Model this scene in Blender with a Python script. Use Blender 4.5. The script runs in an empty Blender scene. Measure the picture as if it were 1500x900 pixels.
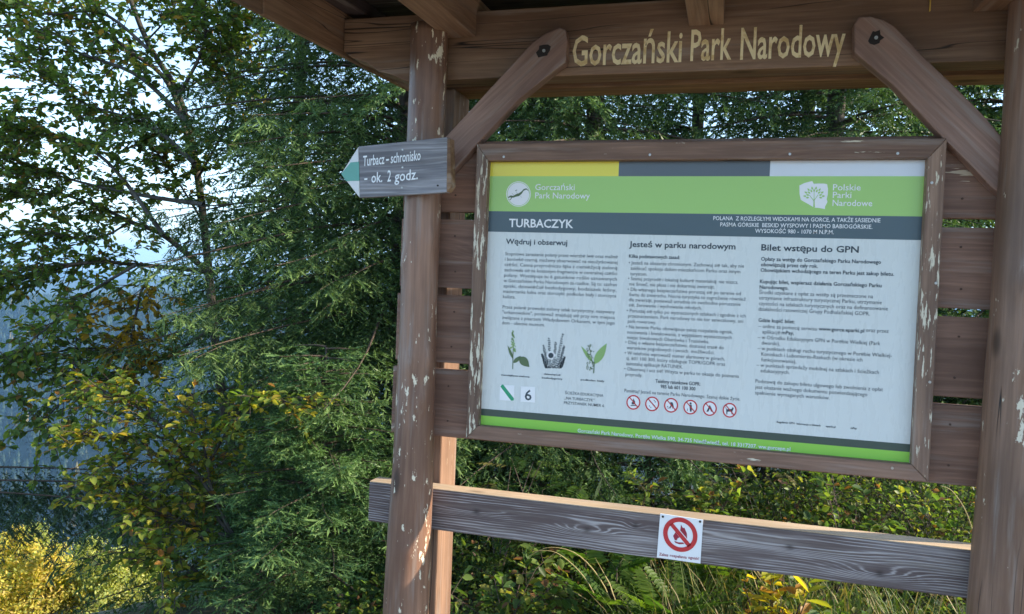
import bpy, math, random
import numpy as np
from mathutils import Vector, Matrix

rng = np.random.default_rng(7)
random.seed(7)
S = bpy.context.scene
COL = S.collection

# ------------------------------------------------------------------ camera
YAW, PITCH, ROLL = np.radians([15.32282, -1.52192, 2.23981])
FPX = 1128.636                                   # focal length in pixels of the 1500 px wide photograph
CAM = np.array([.8202, -2.6186, 1.62])
fw = np.array([-np.sin(YAW) * np.cos(PITCH), np.cos(YAW) * np.cos(PITCH), np.sin(PITCH)])
rt = np.array([np.cos(YAW), np.sin(YAW), 0.])
up = np.cross(rt, fw)
rt, up = rt * np.cos(ROLL) + up * np.sin(ROLL), -rt * np.sin(ROLL) + up * np.cos(ROLL)
def ray(x, y): return fw + rt * (x - 750) / FPX - up * (y - 450) / FPX
def on_y(x, y, Y):
    d = ray(x, y); return CAM + d * (Y - CAM[1]) / d[1]
def at(x, y, depth): return CAM + ray(x, y) * depth

cd = bpy.data.cameras.new('camera'); cam = bpy.data.objects.new('camera', cd); COL.objects.link(cam)
cd.sensor_width = 36; cd.lens = FPX / 1500 * 36; cd.clip_start = .05; cd.clip_end = 40000
M3 = Matrix(((rt[0], up[0], -fw[0]), (rt[1], up[1], -fw[1]), (rt[2], up[2], -fw[2])))
cam.matrix_world = Matrix.Translation(Vector(CAM)) @ M3.to_4x4()
S.camera = cam

# ------------------------------------------------------------------ sky, sun, exposure
SUN = np.array([1, .22, .445]); SUN = SUN / np.linalg.norm(SUN)
W = bpy.data.worlds.new('World'); S.world = W; W.use_nodes = True
wn = W.node_tree.nodes; wl = W.node_tree.links
sky = wn.new('ShaderNodeTexSky'); sky.sky_type = 'NISHITA'; sky.sun_disc = False
sky.sun_elevation = math.asin(SUN[2]); sky.sun_rotation = math.atan2(SUN[0], SUN[1])
sky.altitude = 1000; sky.air_density = 1.0; sky.dust_density = 1.0; sky.ozone_density = 1.0
wl.new(sky.outputs[0], wn['Background'].inputs[0]); wn['Background'].inputs[1].default_value = .15
sd = bpy.data.lights.new('sun', 'SUN'); sun = bpy.data.objects.new('sun', sd); COL.objects.link(sun)
sd.energy = 3.2; sd.angle = math.radians(.53); sd.color = (1, .88, .72)
sun.rotation_euler = Vector(SUN).to_track_quat('Z', 'Y').to_euler()
sun.location = Vector(SUN * 60)
S.view_settings.view_transform = 'Standard'; S.view_settings.look = 'None'
S.view_settings.exposure = 1.92; S.view_settings.gamma = 1
S.view_settings.use_white_balance = True; S.view_settings.white_balance_temperature = 6850; S.view_settings.white_balance_tint = 10
S.render.engine = 'CYCLES'
S.cycles.use_denoising = True
S.cycles.max_bounces = 8; S.cycles.transparent_max_bounces = 8; S.cycles.volume_bounces = 0
S.cycles.use_fast_gi = False

# ------------------------------------------------------------------ helpers
def link(o, parent=None):
    COL.objects.link(o)
    if parent is not None: o.parent = parent
    return o
def empty(name, loc=(0, 0, 0)):
    o = bpy.data.objects.new(name, None); o.empty_display_size = .1; o.location = loc; COL.objects.link(o); return o
def tag(o, label=None, cat=None, group=None, kind=None):
    if label: o['label'] = label
    if cat: o['category'] = cat
    if group: o['group'] = group
    if kind: o['kind'] = kind
    return o
def mesh_np(name, V, T, mat, parent=None, col=None, smooth=False, n=3):
    """one mesh object from numpy verts and n-gons of equal size"""
    V = np.asarray(V, np.float32).reshape(-1, 3); T = np.asarray(T, np.int32).reshape(-1, n)
    me = bpy.data.meshes.new(name)
    me.vertices.add(len(V)); me.vertices.foreach_set('co', V.ravel())
    me.loops.add(T.size); me.loops.foreach_set('vertex_index', T.ravel())
    me.polygons.add(len(T)); me.polygons.foreach_set('loop_start', np.arange(len(T), dtype=np.int32) * n)
    try: me.polygons.foreach_set('loop_total', np.full(len(T), n, np.int32))
    except Exception: pass
    if col is not None:
        a = me.attributes.new('col', 'FLOAT_COLOR', 'POINT')
        c = np.ones((len(V), 4), np.float32); c[:, :3] = col; a.data.foreach_set('color', c.ravel())
    me.update(calc_edges=True); me.validate()
    if smooth: me.polygons.foreach_set('use_smooth', np.ones(len(T), bool))
    me.materials.append(mat)
    o = bpy.data.objects.new(name, me); return link(o, parent)
def mesh_py(name, V, F, mat, parent=None, smooth=False):
    me = bpy.data.meshes.new(name); me.from_pydata([tuple(v) for v in V], [], F); me.update()
    if smooth: me.polygons.foreach_set('use_smooth', [True] * len(me.polygons))
    me.materials.append(mat)
    return link(bpy.data.objects.new(name, me), parent)
def bevel(o, w, seg=2):
    m = o.modifiers.new('bevel', 'BEVEL'); m.width = w; m.segments = seg; m.limit_method = 'ANGLE'; m.angle_limit = .6
    return o
def prism(name, poly, y0, y1, mat, parent=None, grain=0., bev=.003):
    """outline in x,z extruded from y0 (front) to y1; the object's own x axis runs along the grain"""
    P = np.array(poly, float); o0 = P.mean(0); c, s = math.cos(grain), math.sin(grain)
    Q = P - o0; L = np.stack([Q[:, 0] * c + Q[:, 1] * s, -Q[:, 0] * s + Q[:, 1] * c], 1)
    n = len(L); a = sum(L[i][0] * L[(i + 1) % n][1] - L[(i + 1) % n][0] * L[i][1] for i in range(n))
    if a < 0: L = L[::-1]
    V = [(p[0], y0, p[1]) for p in L] + [(p[0], y1, p[1]) for p in L]
    F = [list(range(n)), list(range(2 * n - 1, n - 1, -1))] + [[(i + 1) % n, i, i + n, (i + 1) % n + n] for i in range(n)]
    o = mesh_py(name, V, F, mat, parent)
    o.location = (o0[0], 0, o0[1]); o.rotation_euler = (0, -grain, 0)
    if bev: bevel(o, bev)
    return o
def box(name, x0, x1, y0, y1, z0, z1, mat, parent=None, grain='x', bev=.003):
    cx, cy, cz = (x0 + x1) / 2, (y0 + y1) / 2, (z0 + z1) / 2
    h = {'x': (x1 - x0, y1 - y0, z1 - z0), 'y': (y1 - y0, x1 - x0, z1 - z0), 'z': (z1 - z0, y1 - y0, x1 - x0)}[grain]
    a, b, c = h[0] / 2, h[1] / 2, h[2] / 2
    V = [(-a, -b, -c), (a, -b, -c), (a, b, -c), (-a, b, -c), (-a, -b, c), (a, -b, c), (a, b, c), (-a, b, c)]
    F = [[3, 2, 1, 0], [4, 5, 6, 7], [0, 1, 5, 4], [1, 2, 6, 5], [2, 3, 7, 6], [3, 0, 4, 7]]
    o = mesh_py(name, V, F, mat, parent); o.location = (cx, cy, cz)
    if grain == 'z': o.rotation_euler = (0, -math.pi / 2, 0)
    if grain == 'y': o.rotation_euler = (0, 0, math.pi / 2)
    if bev: bevel(o, bev)
    return o
def disc(name, cx, cz, r, y0, y1, mat, parent, n=20):
    return prism(name, [(cx + r * math.cos(2 * math.pi * i / n), cz + r * math.sin(2 * math.pi * i / n)) for i in range(n)], y0, y1, mat, parent, 0, 0)
def tube(paths, radii, seg=6):
    """verts and tris of tapered tubes along point lists"""
    V, T, k = [], [], 0
    for P, R in zip(paths, radii):
        P = np.asarray(P, float); n = len(P); R = np.asarray(R, float)
        d = np.gradient(P, axis=0); d /= np.linalg.norm(d, axis=1)[:, None] + 1e-9
        ref = np.array([.31, .17, .93]) if abs(d[:, 2]).mean() < .8 else np.array([1., .2, 0])
        a = np.cross(d, ref); a /= np.linalg.norm(a, axis=1)[:, None] + 1e-9; b = np.cross(d, a)
        th = np.arange(seg) * 2 * np.pi / seg
        ring = P[:, None] + R[:, None, None] * (np.cos(th)[None, :, None] * a[:, None] + np.sin(th)[None, :, None] * b[:, None])
        V.append(ring.reshape(-1, 3))
        i = np.arange(n - 1)[:, None] * seg; j = np.arange(seg)[None]; j2 = (j + 1) % seg
        q = np.stack([i + j, i + j2, i + seg + j2, i + seg + j], -1).reshape(-1, 4) + k
        T.append(np.concatenate([q[:, [0, 1, 2]], q[:, [0, 2, 3]]])); k += n * seg
    return np.concatenate(V), np.concatenate(T)
def smooth_path(pts, n=24):
    P = np.asarray(pts, float); m = len(P); t = np.linspace(0, m - 1, n); out = []
    for x in t:
        i = min(int(x), m - 2); u = x - i
        p0, p1, p2, p3 = P[max(i - 1, 0)], P[i], P[i + 1], P[min(i + 2, m - 1)]
        out.append(.5 * ((2 * p1) + (-p0 + p2) * u + (2 * p0 - 5 * p1 + 4 * p2 - p3) * u * u + (-p0 + 3 * p1 - 3 * p2 + p3) * u ** 3))
    return np.array(out)

# ------------------------------------------------------------------ materials
class NT:
    def __init__(s, name):
        s.m = bpy.data.materials.new(name); s.m.use_nodes = True; s.t = s.m.node_tree; s.n = s.t.nodes; s.p = s.n['Principled BSDF']
    def new(s, t, **k):
        x = s.n.new(t)
        for a, b in k.items(): setattr(x, a, b)
        return x
    def link(s, a, b): s.t.links.new(a, b)
    def val(s, sock, v):
        if isinstance(v, bpy.types.NodeSocket): s.link(v, sock)
        else: sock.default_value = v
    def math(s, op, a, b=0., c=0.):
        x = s.new('ShaderNodeMath', operation=op)
        for i, v in enumerate((a, b, c)): s.val(x.inputs[i], v)
        return x.outputs[0]
    def mix(s, f, a, b):
        x = s.new('ShaderNodeMix', data_type='RGBA'); s.val(x.inputs[0], f)
        s.val(x.inputs[6], a if isinstance(a, bpy.types.NodeSocket) else (*a, 1)); s.val(x.inputs[7], b if isinstance(b, bpy.types.NodeSocket) else (*b, 1))
        return x.outputs[2]
    def ss(s, v, lo, hi):
        x = s.new('ShaderNodeMapRange', interpolation_type='SMOOTHSTEP'); s.val(x.inputs[0], v); x.inputs[1].default_value = lo; x.inputs[2].default_value = hi
        return x.outputs[0]
    def noise(s, vec, scale, det=3, rough=.5, dist=0):
        mp = s.new('ShaderNodeMapping'); s.link(vec, mp.inputs[0]); mp.inputs[3].default_value = scale if not np.isscalar(scale) else (scale,) * 3
        x = s.new('ShaderNodeTexNoise'); s.link(mp.outputs[0], x.inputs[0]); x.inputs['Scale'].default_value = 1; x.inputs['Detail'].default_value = det
        x.inputs['Roughness'].default_value = rough; x.inputs['Distortion'].default_value = dist
        return x.outputs[0]
    def objvec(s, rand=True):
        tc = s.new('ShaderNodeTexCoord'); v = tc.outputs['Object']
        if not rand: return v
        oi = s.new('ShaderNodeObjectInfo'); a = s.new('ShaderNodeVectorMath', operation='SCALE'); a.inputs[0].default_value = (17.3, 9.1, 5.7)
        s.link(oi.outputs['Random'], a.inputs['Scale'])
        b = s.new('ShaderNodeVectorMath', operation='ADD'); s.link(v, b.inputs[0]); s.link(a.outputs[0], b.inputs[1]); return b.outputs[0]
    def bump(s, h, strength=.3, dist=.003):
        b = s.new('ShaderNodeBump'); b.inputs['Strength'].default_value = strength; b.inputs['Distance'].default_value = dist
        s.link(h, b.inputs['Height']); s.link(b.outputs[0], s.p.inputs['Normal'])
def plain(name, col, rough=.5, metal=0., spec=.5):
    t = NT(name); t.p.inputs['Base Color'].default_value = (*col, 1); t.p.inputs['Roughness'].default_value = rough
    t.p.inputs['Metallic'].default_value = metal; t.p.inputs['Specular IOR Level'].default_value = spec
    return t.m
def wood(name, dark, light, flake=None, rough=.65, line=.5, crack=False, knots=None, flake_scale=(5, 55, 55), flake_cov=.60, patch=.5, spec=.35, bmp=.5):
    """stained timber: grain along the object's own x axis, optional flaking pale paint, drying cracks and knots"""
    t = NT(name); v = t.objvec(knots is None)
    streak = t.noise(v, (3, 70, 70), 5, .6)
    broad = t.noise(v, (1.2, 7, 7), 3, .5)
    sp = t.new('ShaderNodeSeparateXYZ'); t.link(v, sp.inputs[0])
    warp = t.noise(v, (1.3, 5, 5), 2, .5)
    w = t.math('ADD', sp.outputs[2], t.math('MULTIPLY', sp.outputs[1], .7))
    w = t.math('ADD', w, t.math('MULTIPLY', warp, .05 if knots else .11))
    for (kx, kz, sx, sz, amp) in (knots or ()):
        dx = t.math('DIVIDE', t.math('SUBTRACT', sp.outputs[0], kx), sx); dz = t.math('DIVIDE', t.math('SUBTRACT', sp.outputs[2], kz), sz)
        r2 = t.math('ADD', t.math('MULTIPLY', dx, dx), t.math('MULTIPLY', dz, dz))
        w = t.math('ADD', w, t.math('MULTIPLY', t.math('EXPONENT', t.math('MULTIPLY', r2, -1)), amp))
    mpk = t.new('ShaderNodeMapping'); t.link(v, mpk.inputs[0]); mpk.inputs[3].default_value = (2.0, 5.2, 5.2)
    vo = t.new('ShaderNodeTexVoronoi'); t.link(mpk.outputs[0], vo.inputs['Vector']); vo.inputs['Scale'].default_value = 1.; vo.inputs['Randomness'].default_value = 1.
    kd = vo.outputs['Distance']
    if not knots: w = t.math('ADD', w, t.math('MULTIPLY', t.math('EXPONENT', t.math('MULTIPLY', t.math('MULTIPLY', kd, kd), -22.)), .05))
    jit = t.noise(v, (2.5, 60, 60), 4, .6)
    w = t.math('ADD', w, t.math('MULTIPLY', jit, .012 if knots else .02))
    rings = t.math('SINE', t.math('MULTIPLY', w, 700 if knots else 420))
    rings = t.math('ADD', t.math('MULTIPLY', rings, .5), .5)
    rings = t.math('MULTIPLY', t.math('POWER', rings, 4.), t.ss(t.noise(v, (3, 22, 22), 3, .6), .32, .68))
    f = t.math('ADD', t.math('MULTIPLY', streak, .9), t.math('MULTIPLY', t.math('SUBTRACT', broad, .5), .9))
    f = t.math('ADD', f, t.math('MULTIPLY', t.math('SUBTRACT', rings, .2), line * .5))
    c = t.mix(t.ss(f, .2, .85), dark, light)
    h = t.math('ADD', t.math('MULTIPLY', streak, .8), t.math('MULTIPLY', rings, .4 * line))
    for (kx, kz, sx, sz, amp) in (knots or ()):
        dx = t.math('DIVIDE', t.math('SUBTRACT', sp.outputs[0], kx), .014); dz = t.math('DIVIDE', t.math('SUBTRACT', sp.outputs[2], kz), .010)
        r2 = t.math('ADD', t.math('MULTIPLY', dx, dx), t.math('MULTIPLY', dz, dz))
        k = t.math('EXPONENT', t.math('MULTIPLY', r2, -1)); c = t.mix(t.math('MULTIPLY', k, .75), c, tuple(x * .3 for x in dark))
    if not knots:
        oi2 = t.new('ShaderNodeObjectInfo'); tone = t.math('ADD', t.math('MULTIPLY', oi2.outputs['Random'], .36), .82)
        stain = t.math('ADD', t.math('MULTIPLY', t.ss(t.noise(v, (1.5, 3, 3), 4, .6), .3, .7), .35), .78)
        mu = t.new('ShaderNodeVectorMath', operation='SCALE'); t.link(c, mu.inputs[0]); t.link(t.math('MULTIPLY', tone, stain), mu.inputs['Scale']); c = mu.outputs[0]
        c = t.mix(t.math('MULTIPLY', t.math('SUBTRACT', 1., t.ss(kd, .05, .13)), .8), c, tuple(x * .28 for x in dark))
    c = t.mix(t.math('MULTIPLY', t.ss(t.noise(v, (1.6, 28, 28), 5, .65), .52, .72), .5), c, (.30, .265, .235))
    if flake:
        fl = t.noise(v, flake_scale, 4, .65); big = t.noise(v, (2.2, 6, 6), 2)
        m = t.ss(t.math('ADD', fl, t.math('MULTIPLY', t.math('SUBTRACT', big, .5), patch)), flake_cov, flake_cov + .035)
        c = t.mix(m, c, flake); h = t.math('SUBTRACT', h, t.math('MULTIPLY', m, .5))
    if crack:
        cr = t.noise(v, (.55, 16, 16), 2, .5, .25)
        ab = t.math('ABSOLUTE', t.math('SUBTRACT', cr, .5)); m = t.math('SUBTRACT', 1., t.ss(ab, .0, .009))
        m = t.math('MULTIPLY', m, t.ss(t.noise(v, (1.2, 4, 4), 1), .48, .56))
        c = t.mix(m, c, (.012, .009, .008)); h = t.math('SUBTRACT', h, t.math('MULTIPLY', m, 1.5))
    t.link(c, t.p.inputs['Base Color']); t.p.inputs['Roughness'].default_value = rough; t.p.inputs['Specular IOR Level'].default_value = spec
    t.bump(h, bmp, .002)
    return t.m
def leafy(name, trans=.35, rough=.5, tint=(1.2, 1.25, .55)):
    t = NT(name); a = t.new('ShaderNodeAttribute', attribute_name='col')
    t.link(a.outputs[0], t.p.inputs['Base Color']); t.p.inputs['Roughness'].default_value = rough; t.p.inputs['Specular IOR Level'].default_value = .3
    tr = t.new('ShaderNodeBsdfTranslucent'); mu = t.new('ShaderNodeMix', data_type='RGBA', blend_type='MULTIPLY'); mu.inputs[0].default_value = 1
    t.link(a.outputs[0], mu.inputs[6]); mu.inputs[7].default_value = (*tint, 1); t.link(mu.outputs[2], tr.inputs[0])
    mx = t.new('ShaderNodeMixShader'); mx.inputs[0].default_value = trans; t.link(t.p.outputs[0], mx.inputs[1]); t.link(tr.outputs[0], mx.inputs[2])
    t.link(mx.outputs[0], t.n['Material Output'].inputs[0]); return t.m
M = {}
M['beam'] = wood('stained_beam_wood', crack=True, dark=(0.168, 0.093, 0.055), light=(0.348, 0.215, 0.133), rough=.6, line=.2)
M['under'] = wood('rough_beam_wood', (0.165, 0.085, 0.043), (0.374, 0.224, 0.117), rough=.7, line=.2)
M['plank'] = wood('stained_plank_wood', (0.144, 0.079, 0.055), (0.287, 0.162, 0.113), flake=(0.500, 0.417, 0.312), flake_cov=.735, rough=.6, line=.3)
M['frame'] = wood('flaking_frame_wood', (0.150, 0.087, 0.061), (0.320, 0.194, 0.135), flake=(0.620, 0.563, 0.435), flake_cov=.675, flake_scale=(9, 75, 75), rough=.65, line=.25, patch=.4)
M['frame_worn'] = wood('worn_frame_wood', (0.150, 0.092, 0.066), (0.330, 0.213, 0.148), flake=(0.660, 0.611, 0.476), flake_cov=.562, flake_scale=(12, 95, 95), rough=.65, line=.25, patch=.35)
M['log'] = wood('varnished_log_wood', (0.150, 0.078, 0.051), (0.310, 0.175, 0.115), flake=(0.720, 0.660, 0.508), flake_cov=.61, flake_scale=(16, 46, 46), rough=.4, line=.08, patch=.35, spec=.45)
M['log_cracked'] = wood('cracked_log_wood', (0.155, 0.087, 0.057), (0.300, 0.179, 0.119), flake=(0.660, 0.611, 0.476), flake_cov=.68, flake_scale=(13, 38, 38), rough=.45, line=.08, crack=True, patch=.4, spec=.45)
M['rear'] = wood('rear_post_wood', (.16, .088, .055), (.31, .185, .12), flake=(0.500, 0.427, 0.312), flake_cov=.70, rough=.75, line=.35, crack=True)
M['rail'] = wood('weathered_rail_wood', (.115, .085, .08), (.40, .365, .355), rough=.8, line=1.5, bmp=.7,
                 knots=((-.315, -.005, .09, .020, .036), (.62, -.030, .11, .024, .040), (.35, .02, .3, .018, .02), (-.72, .012, .2, .016, .02), (-.15, .03, .03, .02, .012)))
M['rail_top'] = wood('sunlit_rail_top_wood', (.40, .29, .185), (.58, .45, .31), rough=.8, line=.35)  # pale warm tone carries the sunlight on the top face
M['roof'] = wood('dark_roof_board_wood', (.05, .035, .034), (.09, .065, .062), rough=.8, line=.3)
M['sign_wood'] = wood('grey_sign_wood', (.13, .125, .135), (.36, .35, .36), rough=.7, line=.6)
M['brace'] = wood('brace_wood', (0.198, 0.116, 0.088), (0.374, 0.237, 0.182), flake=(.5, .42, .36), flake_cov=.76, rough=.6, line=.2)
M['steel'] = plain('steel_screw', (.45, .43, .4), .4, .8)
M['dark'] = plain('dark_stain', (.018, .013, .011), .8)
M['white'] = plain('white_print', (.82, .83, .83), .45)
M['green_band'] = plain('green_print', (.35, .60, .16), .3)
M['lime_band'] = plain('lime_print', (.28, .60, .08), .3)
M['slate'] = plain('slate_print', (.068, .105, .125), .3)
M['slate2'] = plain('dark_olive_print', (.055, .085, .07), .3)
M['grey_band'] = plain('grey_print', (.095, .115, .135), .3)
M['yellow'] = plain('yellow_print', (.80, .70, .07), .3)
M['pale_band'] = plain('pale_blue_print', (.66, .70, .75), .3)
M['ink'] = plain('dark_ink', (.03, .05, .065), .5)
M['ink_soft'] = plain('grey_ink', (.05, .07, .085), .5)
M['red'] = plain('red_print', (.55, .03, .035), .45)
M['maroon'] = plain('maroon_print', (.33, .02, .045), .45)
M['trail_green'] = plain('trail_green_print', (.02, .33, .16), .45)
M['arrow_green'] = plain('faded_green_paint', (.12, .36, .29), .55)
M['arrow_white'] = plain('aged_white_paint', (.68, .68, .66), .55)
M['leaf_print'] = plain('printed_leaf_green', (.10, .16, .07), .5)
M['leaf_print2'] = plain('printed_leaf_light', (.25, .42, .14), .5)
M['rust'] = plain('rusty_nail', (.09, .05, .035), .7, .3)
M['sap'] = plain('amber_resin', (.65, .42, .10), .2)
t = NT('printed_panel_sheet'); v = t.objvec(False); d_ = t.noise(v, (3, 3, 1.2), 5, .65); d2_ = t.noise(v, (40, 40, 9), 3, .6)
t.link(t.mix(t.ss(d_, .3, .75), (.665, .70, .675), (.655, .69, .665)), t.p.inputs['Base Color']); t.link(t.math('ADD', t.math('MULTIPLY', t.ss(d2_, .4, .7), .12), .26), t.p.inputs['Roughness']); M['sheet'] = t.m
t = NT('gilded_lettering_paint'); v = t.objvec(False)
t.link(t.mix(t.ss(t.noise(v, 22, 4, .6), .36, .55), (.62, .44, .19), (.86, .72, .42)), t.p.inputs['Base Color']); t.p.inputs['Roughness'].default_value = .55; M['gold'] = t.m
t = NT('bark'); v = t.objvec(False)
n1 = t.noise(v, (14, 14, 5), 5, .65); t.link(t.mix(t.ss(n1, .3, .7), (.03, .026, .021), (.10, .088, .07)), t.p.inputs['Base Color']); t.p.inputs['Roughness'].default_value = .9; t.bump(n1, .6, .01); M['bark'] = t.m
M['twig'] = plain('twig_bark', (.07, .05, .035), .85)
M['needle'] = leafy('spruce_needles', .28, .5, (1.1, 1.2, .5))
M['leaf'] = leafy('broad_leaves', .55, .45, (1.3, 1.3, .45))
M['grass'] = leafy('grass_blades', .3, .6, (1.2, 1.2, .5))
t = NT('meadow_soil'); v = t.objvec(False)
n1 = t.noise(v, .9, 6, .65); n2 = t.noise(v, 14, 4, .6)
c = t.mix(t.ss(n1, .35, .65), (.055, .06, .022), (.13, .115, .045)); c = t.mix(t.ss(n2, .45, .7), c, (.05, .038, .024))
t.link(c, t.p.inputs['Base Color']); t.p.inputs['Roughness'].default_value = .95; t.bump(n2, .8, .03); M['soil'] = t.m
t = NT('far_woodland_slope'); v = t.objvec(False); n1 = t.noise(v, .012, 6, .6)
t.link(t.mix(t.ss(n1, .4, .65), (.022, .034, .02), (.04, .05, .022)), t.p.inputs['Base Color']); t.p.inputs['Roughness'].default_value = 1; M['hill'] = t.m

# ------------------------------------------------------------------ terrain
def smooth01(x, a, b):
    t = np.clip((x - a) / (b - a), 0, 1); return t * t * (3 - 2 * t)
def ground_z(x, y):
    x = np.asarray(x, float); y = np.asarray(y, float)
    q = (x + 1.2) * -.80 + (y - 1.2) * .60                       # the hillside drops away to the left of the shelter
    drop = .40 * (np.log1p(np.exp(np.clip(q * 1.2, -30, 30))) / 1.2 + np.maximum(q - 25, 0) * 0)
    drop = np.where(q > 20, .40 * q, drop)
    near = -drop + .03 * np.sin(1.7 * x + .4) * np.sin(1.3 * y)
    far_up = -330 + np.maximum(0, .30 * x + .95 * y - 205) * .56      # the wooded slope across the valley
    far_up = np.minimum(far_up, -62 - .02 * np.maximum(0, -x - 600) + 12 * np.sin(x / 190. + .6) + 9 * np.sin(x / 83.))
    low = np.maximum(near, -330)
    k = 30.
    m = np.maximum(low, far_up); z = np.where(q > 200, m + k * np.log1p(np.exp(-np.abs(low - far_up) / k)) - 0, low)
    flat = np.clip(near, -40, 5)
    side = smooth01(q, -5, 40)
    return np.where(q > 20, z, flat)
th = np.concatenate([np.radians(np.linspace(-75, 30, 150)), np.radians(np.linspace(33, 282, 70))])
rr = np.concatenate([[.02], np.linspace(.5, 14, 46), np.geomspace(15, 3200, 80)])
TH, RR = np.meshgrid(th, rr)
GX, GY = CAM[0] + RR * np.sin(TH), CAM[1] + RR * np.cos(TH); GZ = ground_z(GX, GY)
GZ = GZ + np.where((RR > 2.0) & (RR < 40), .02 * np.sin(GX * 7.3) * np.cos(GY * 6.1), 0)
nr, nt_ = RR.shape; i, j = np.meshgrid(np.arange(nr - 1), np.arange(nt_), indexing='ij'); j2 = (j + 1) % nt_
Q = np.stack([i * nt_ + j, i * nt_ + j2, (i + 1) * nt_ + j2, (i + 1) * nt_ + j], -1).reshape(-1, 4)[:, ::-1]
g = mesh_np('ground', np.stack([GX, GY, GZ], -1), Q, M['soil'], smooth=True, n=4); tag(g, kind='structure')
g.data.materials.append(M['hill'])
rad = np.repeat(rr[:-1], nt_); g.data.polygons.foreach_set('material_index', (rad > 60).astype(np.int32))
px_, py_ = np.meshgrid(np.linspace(-9, 12, 106), np.linspace(-9, -.5, 44)); w_ = .25 * np.sin(px_ * 1.1) * (py_ > -.6)
pz_ = ground_z(px_, py_) + .02 * np.sin(px_ * 7.3) * np.cos((py_ + w_) * 6.1) + .035
i, j = np.meshgrid(np.arange(43), np.arange(105), indexing='ij'); Q = np.stack([i * 106 + j, i * 106 + j + 1, (i + 1) * 106 + j + 1, (i + 1) * 106 + j], -1).reshape(-1, 4)
t = NT('bounce_gravel'); v = t.objvec(False); n1 = t.noise(v, 2.2, 5, .6); n2 = t.noise(v, 60, 3, .6)
t.link(t.mix(t.ss(n2, .35, .65), t.mix(n1, (.30, .26, .20), (.42, .37, .30)), (.24, .21, .17)), t.p.inputs['Base Color']); t.p.inputs['Roughness'].default_value = .95; t.bump(n2, .6, .01)
tag(mesh_np('added_bounce_path', np.stack([px_, py_ + w_, pz_], -1), Q, t.m, smooth=True, n=4), kind='structure')  # unseen pale ground strip, added to bounce light up at the shelter
def ridge(name, r, az0, az1, zbase, ztop, seed, label=None):
    a = np.radians(np.linspace(az0, az1, 160)); u = np.linspace(0, 1, 160); rs = np.random.default_rng(seed)
    hgt = sum(rs.uniform(.3, 1) / k * np.sin(2 * np.pi * u * k * 1.3 + rs.uniform(0, 6)) for k in (1, 2, 3, 5, 9, 17))
    hgt = ztop[0] + (ztop[1] - ztop[0]) * (hgt - hgt.min()) / (hgt.max() - hgt.min())
    V = []; prof = ((-.55, 0), (-.3, .45), (-.12, .82), (0, 1), (.2, .7), (.5, 0))
    for dr, f in prof:
        R_ = r * (1 + dr * .5); V.append(np.stack([CAM[0] + R_ * np.sin(a), CAM[1] + R_ * np.cos(a), zbase + (hgt - zbase) * f], -1))
    V = np.array(V); m = len(a); i, j = np.meshgrid(np.arange(len(prof) - 1), np.arange(m - 1), indexing='ij')
    Q = np.stack([i * m + j, i * m + j + 1, (i + 1) * m + j + 1, (i + 1) * m + j], -1).reshape(-1, 4)
    return tag(mesh_np(name, V, Q, M['hill'], smooth=True, n=4), kind='structure')
ridge('distant_hills', 4300, -80, 20, -420, (-70, 25), 4)
ridge('distant_mountains', 7600, -80, 20, -500, (-40, 130), 9)

# far wood on the slope across the valley: one mass of spruces
def far_wood():
    rs = np.random.default_rng(3); n = 14500
    a = np.radians(rs.uniform(-54, -15, n)); r = np.sqrt(rs.uniform(480 ** 2, 2300 ** 2, n))
    x, y = CAM[0] + r * np.sin(a), CAM[1] + r * np.cos(a); z = ground_z(x, y)
    e = 12.; sl = (ground_z(x + .3 * e, y + .95 * e) - z)
    keep = (z > -325) & (sl > -8); x, y, z, r = x[keep], y[keep], z[keep], r[keep]
    n = len(x); h = rs.uniform(13, 27, n); w = h * rs.uniform(.16, .25, n)
    k = 5; V, T, Cc = [], [], []
    base = np.stack([x, y, z - 1], -1); off = 0
    kind = rs.random(n); c0 = np.where((kind < .95)[:, None], np.array([.03, .055, .035]), np.array([.17, .14, .05])) * rs.uniform(.5, 1.6, (n, 1))
    for (f0, f1, ww) in ((.08, .55, 1.), (.4, .8, .68), (.66, 1., .4)):
        ang = rs.uniform(0, 6.28, n)[:, None] + np.arange(k) * 2 * np.pi / k
        wr = w[:, None] * ww * rs.uniform(.7, 1.25, (n, k))
        ring = base[:, None] + np.stack([np.cos(ang) * wr, np.sin(ang) * wr, h[:, None] * (f0 + rs.uniform(-.05, .05, (n, k)))], -1)
        tip = base + np.stack([np.zeros(n), np.zeros(n), h * f1], -1)
        vv = np.concatenate([ring, tip[:, None]], 1); V.append(vv.reshape(-1, 3)); Cc.append(np.repeat(c0, k + 1, 0))
        b = off + np.arange(n)[:, None] * (k + 1); jj = np.arange(k)[None]
        T.append(np.stack([b + jj, b + (jj + 1) % k, np.broadcast_to(b + k, (n, k))], -1).reshape(-1, 3)); off += n * (k + 1)
    o = mesh_np('far_forest', np.concatenate(V), np.concatenate(T), M['needle'], col=np.concatenate(Cc))
    tag(o, 'hazy blue spruce forest covering the slope across the valley', 'forest', kind='stuff')
far_wood()

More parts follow.
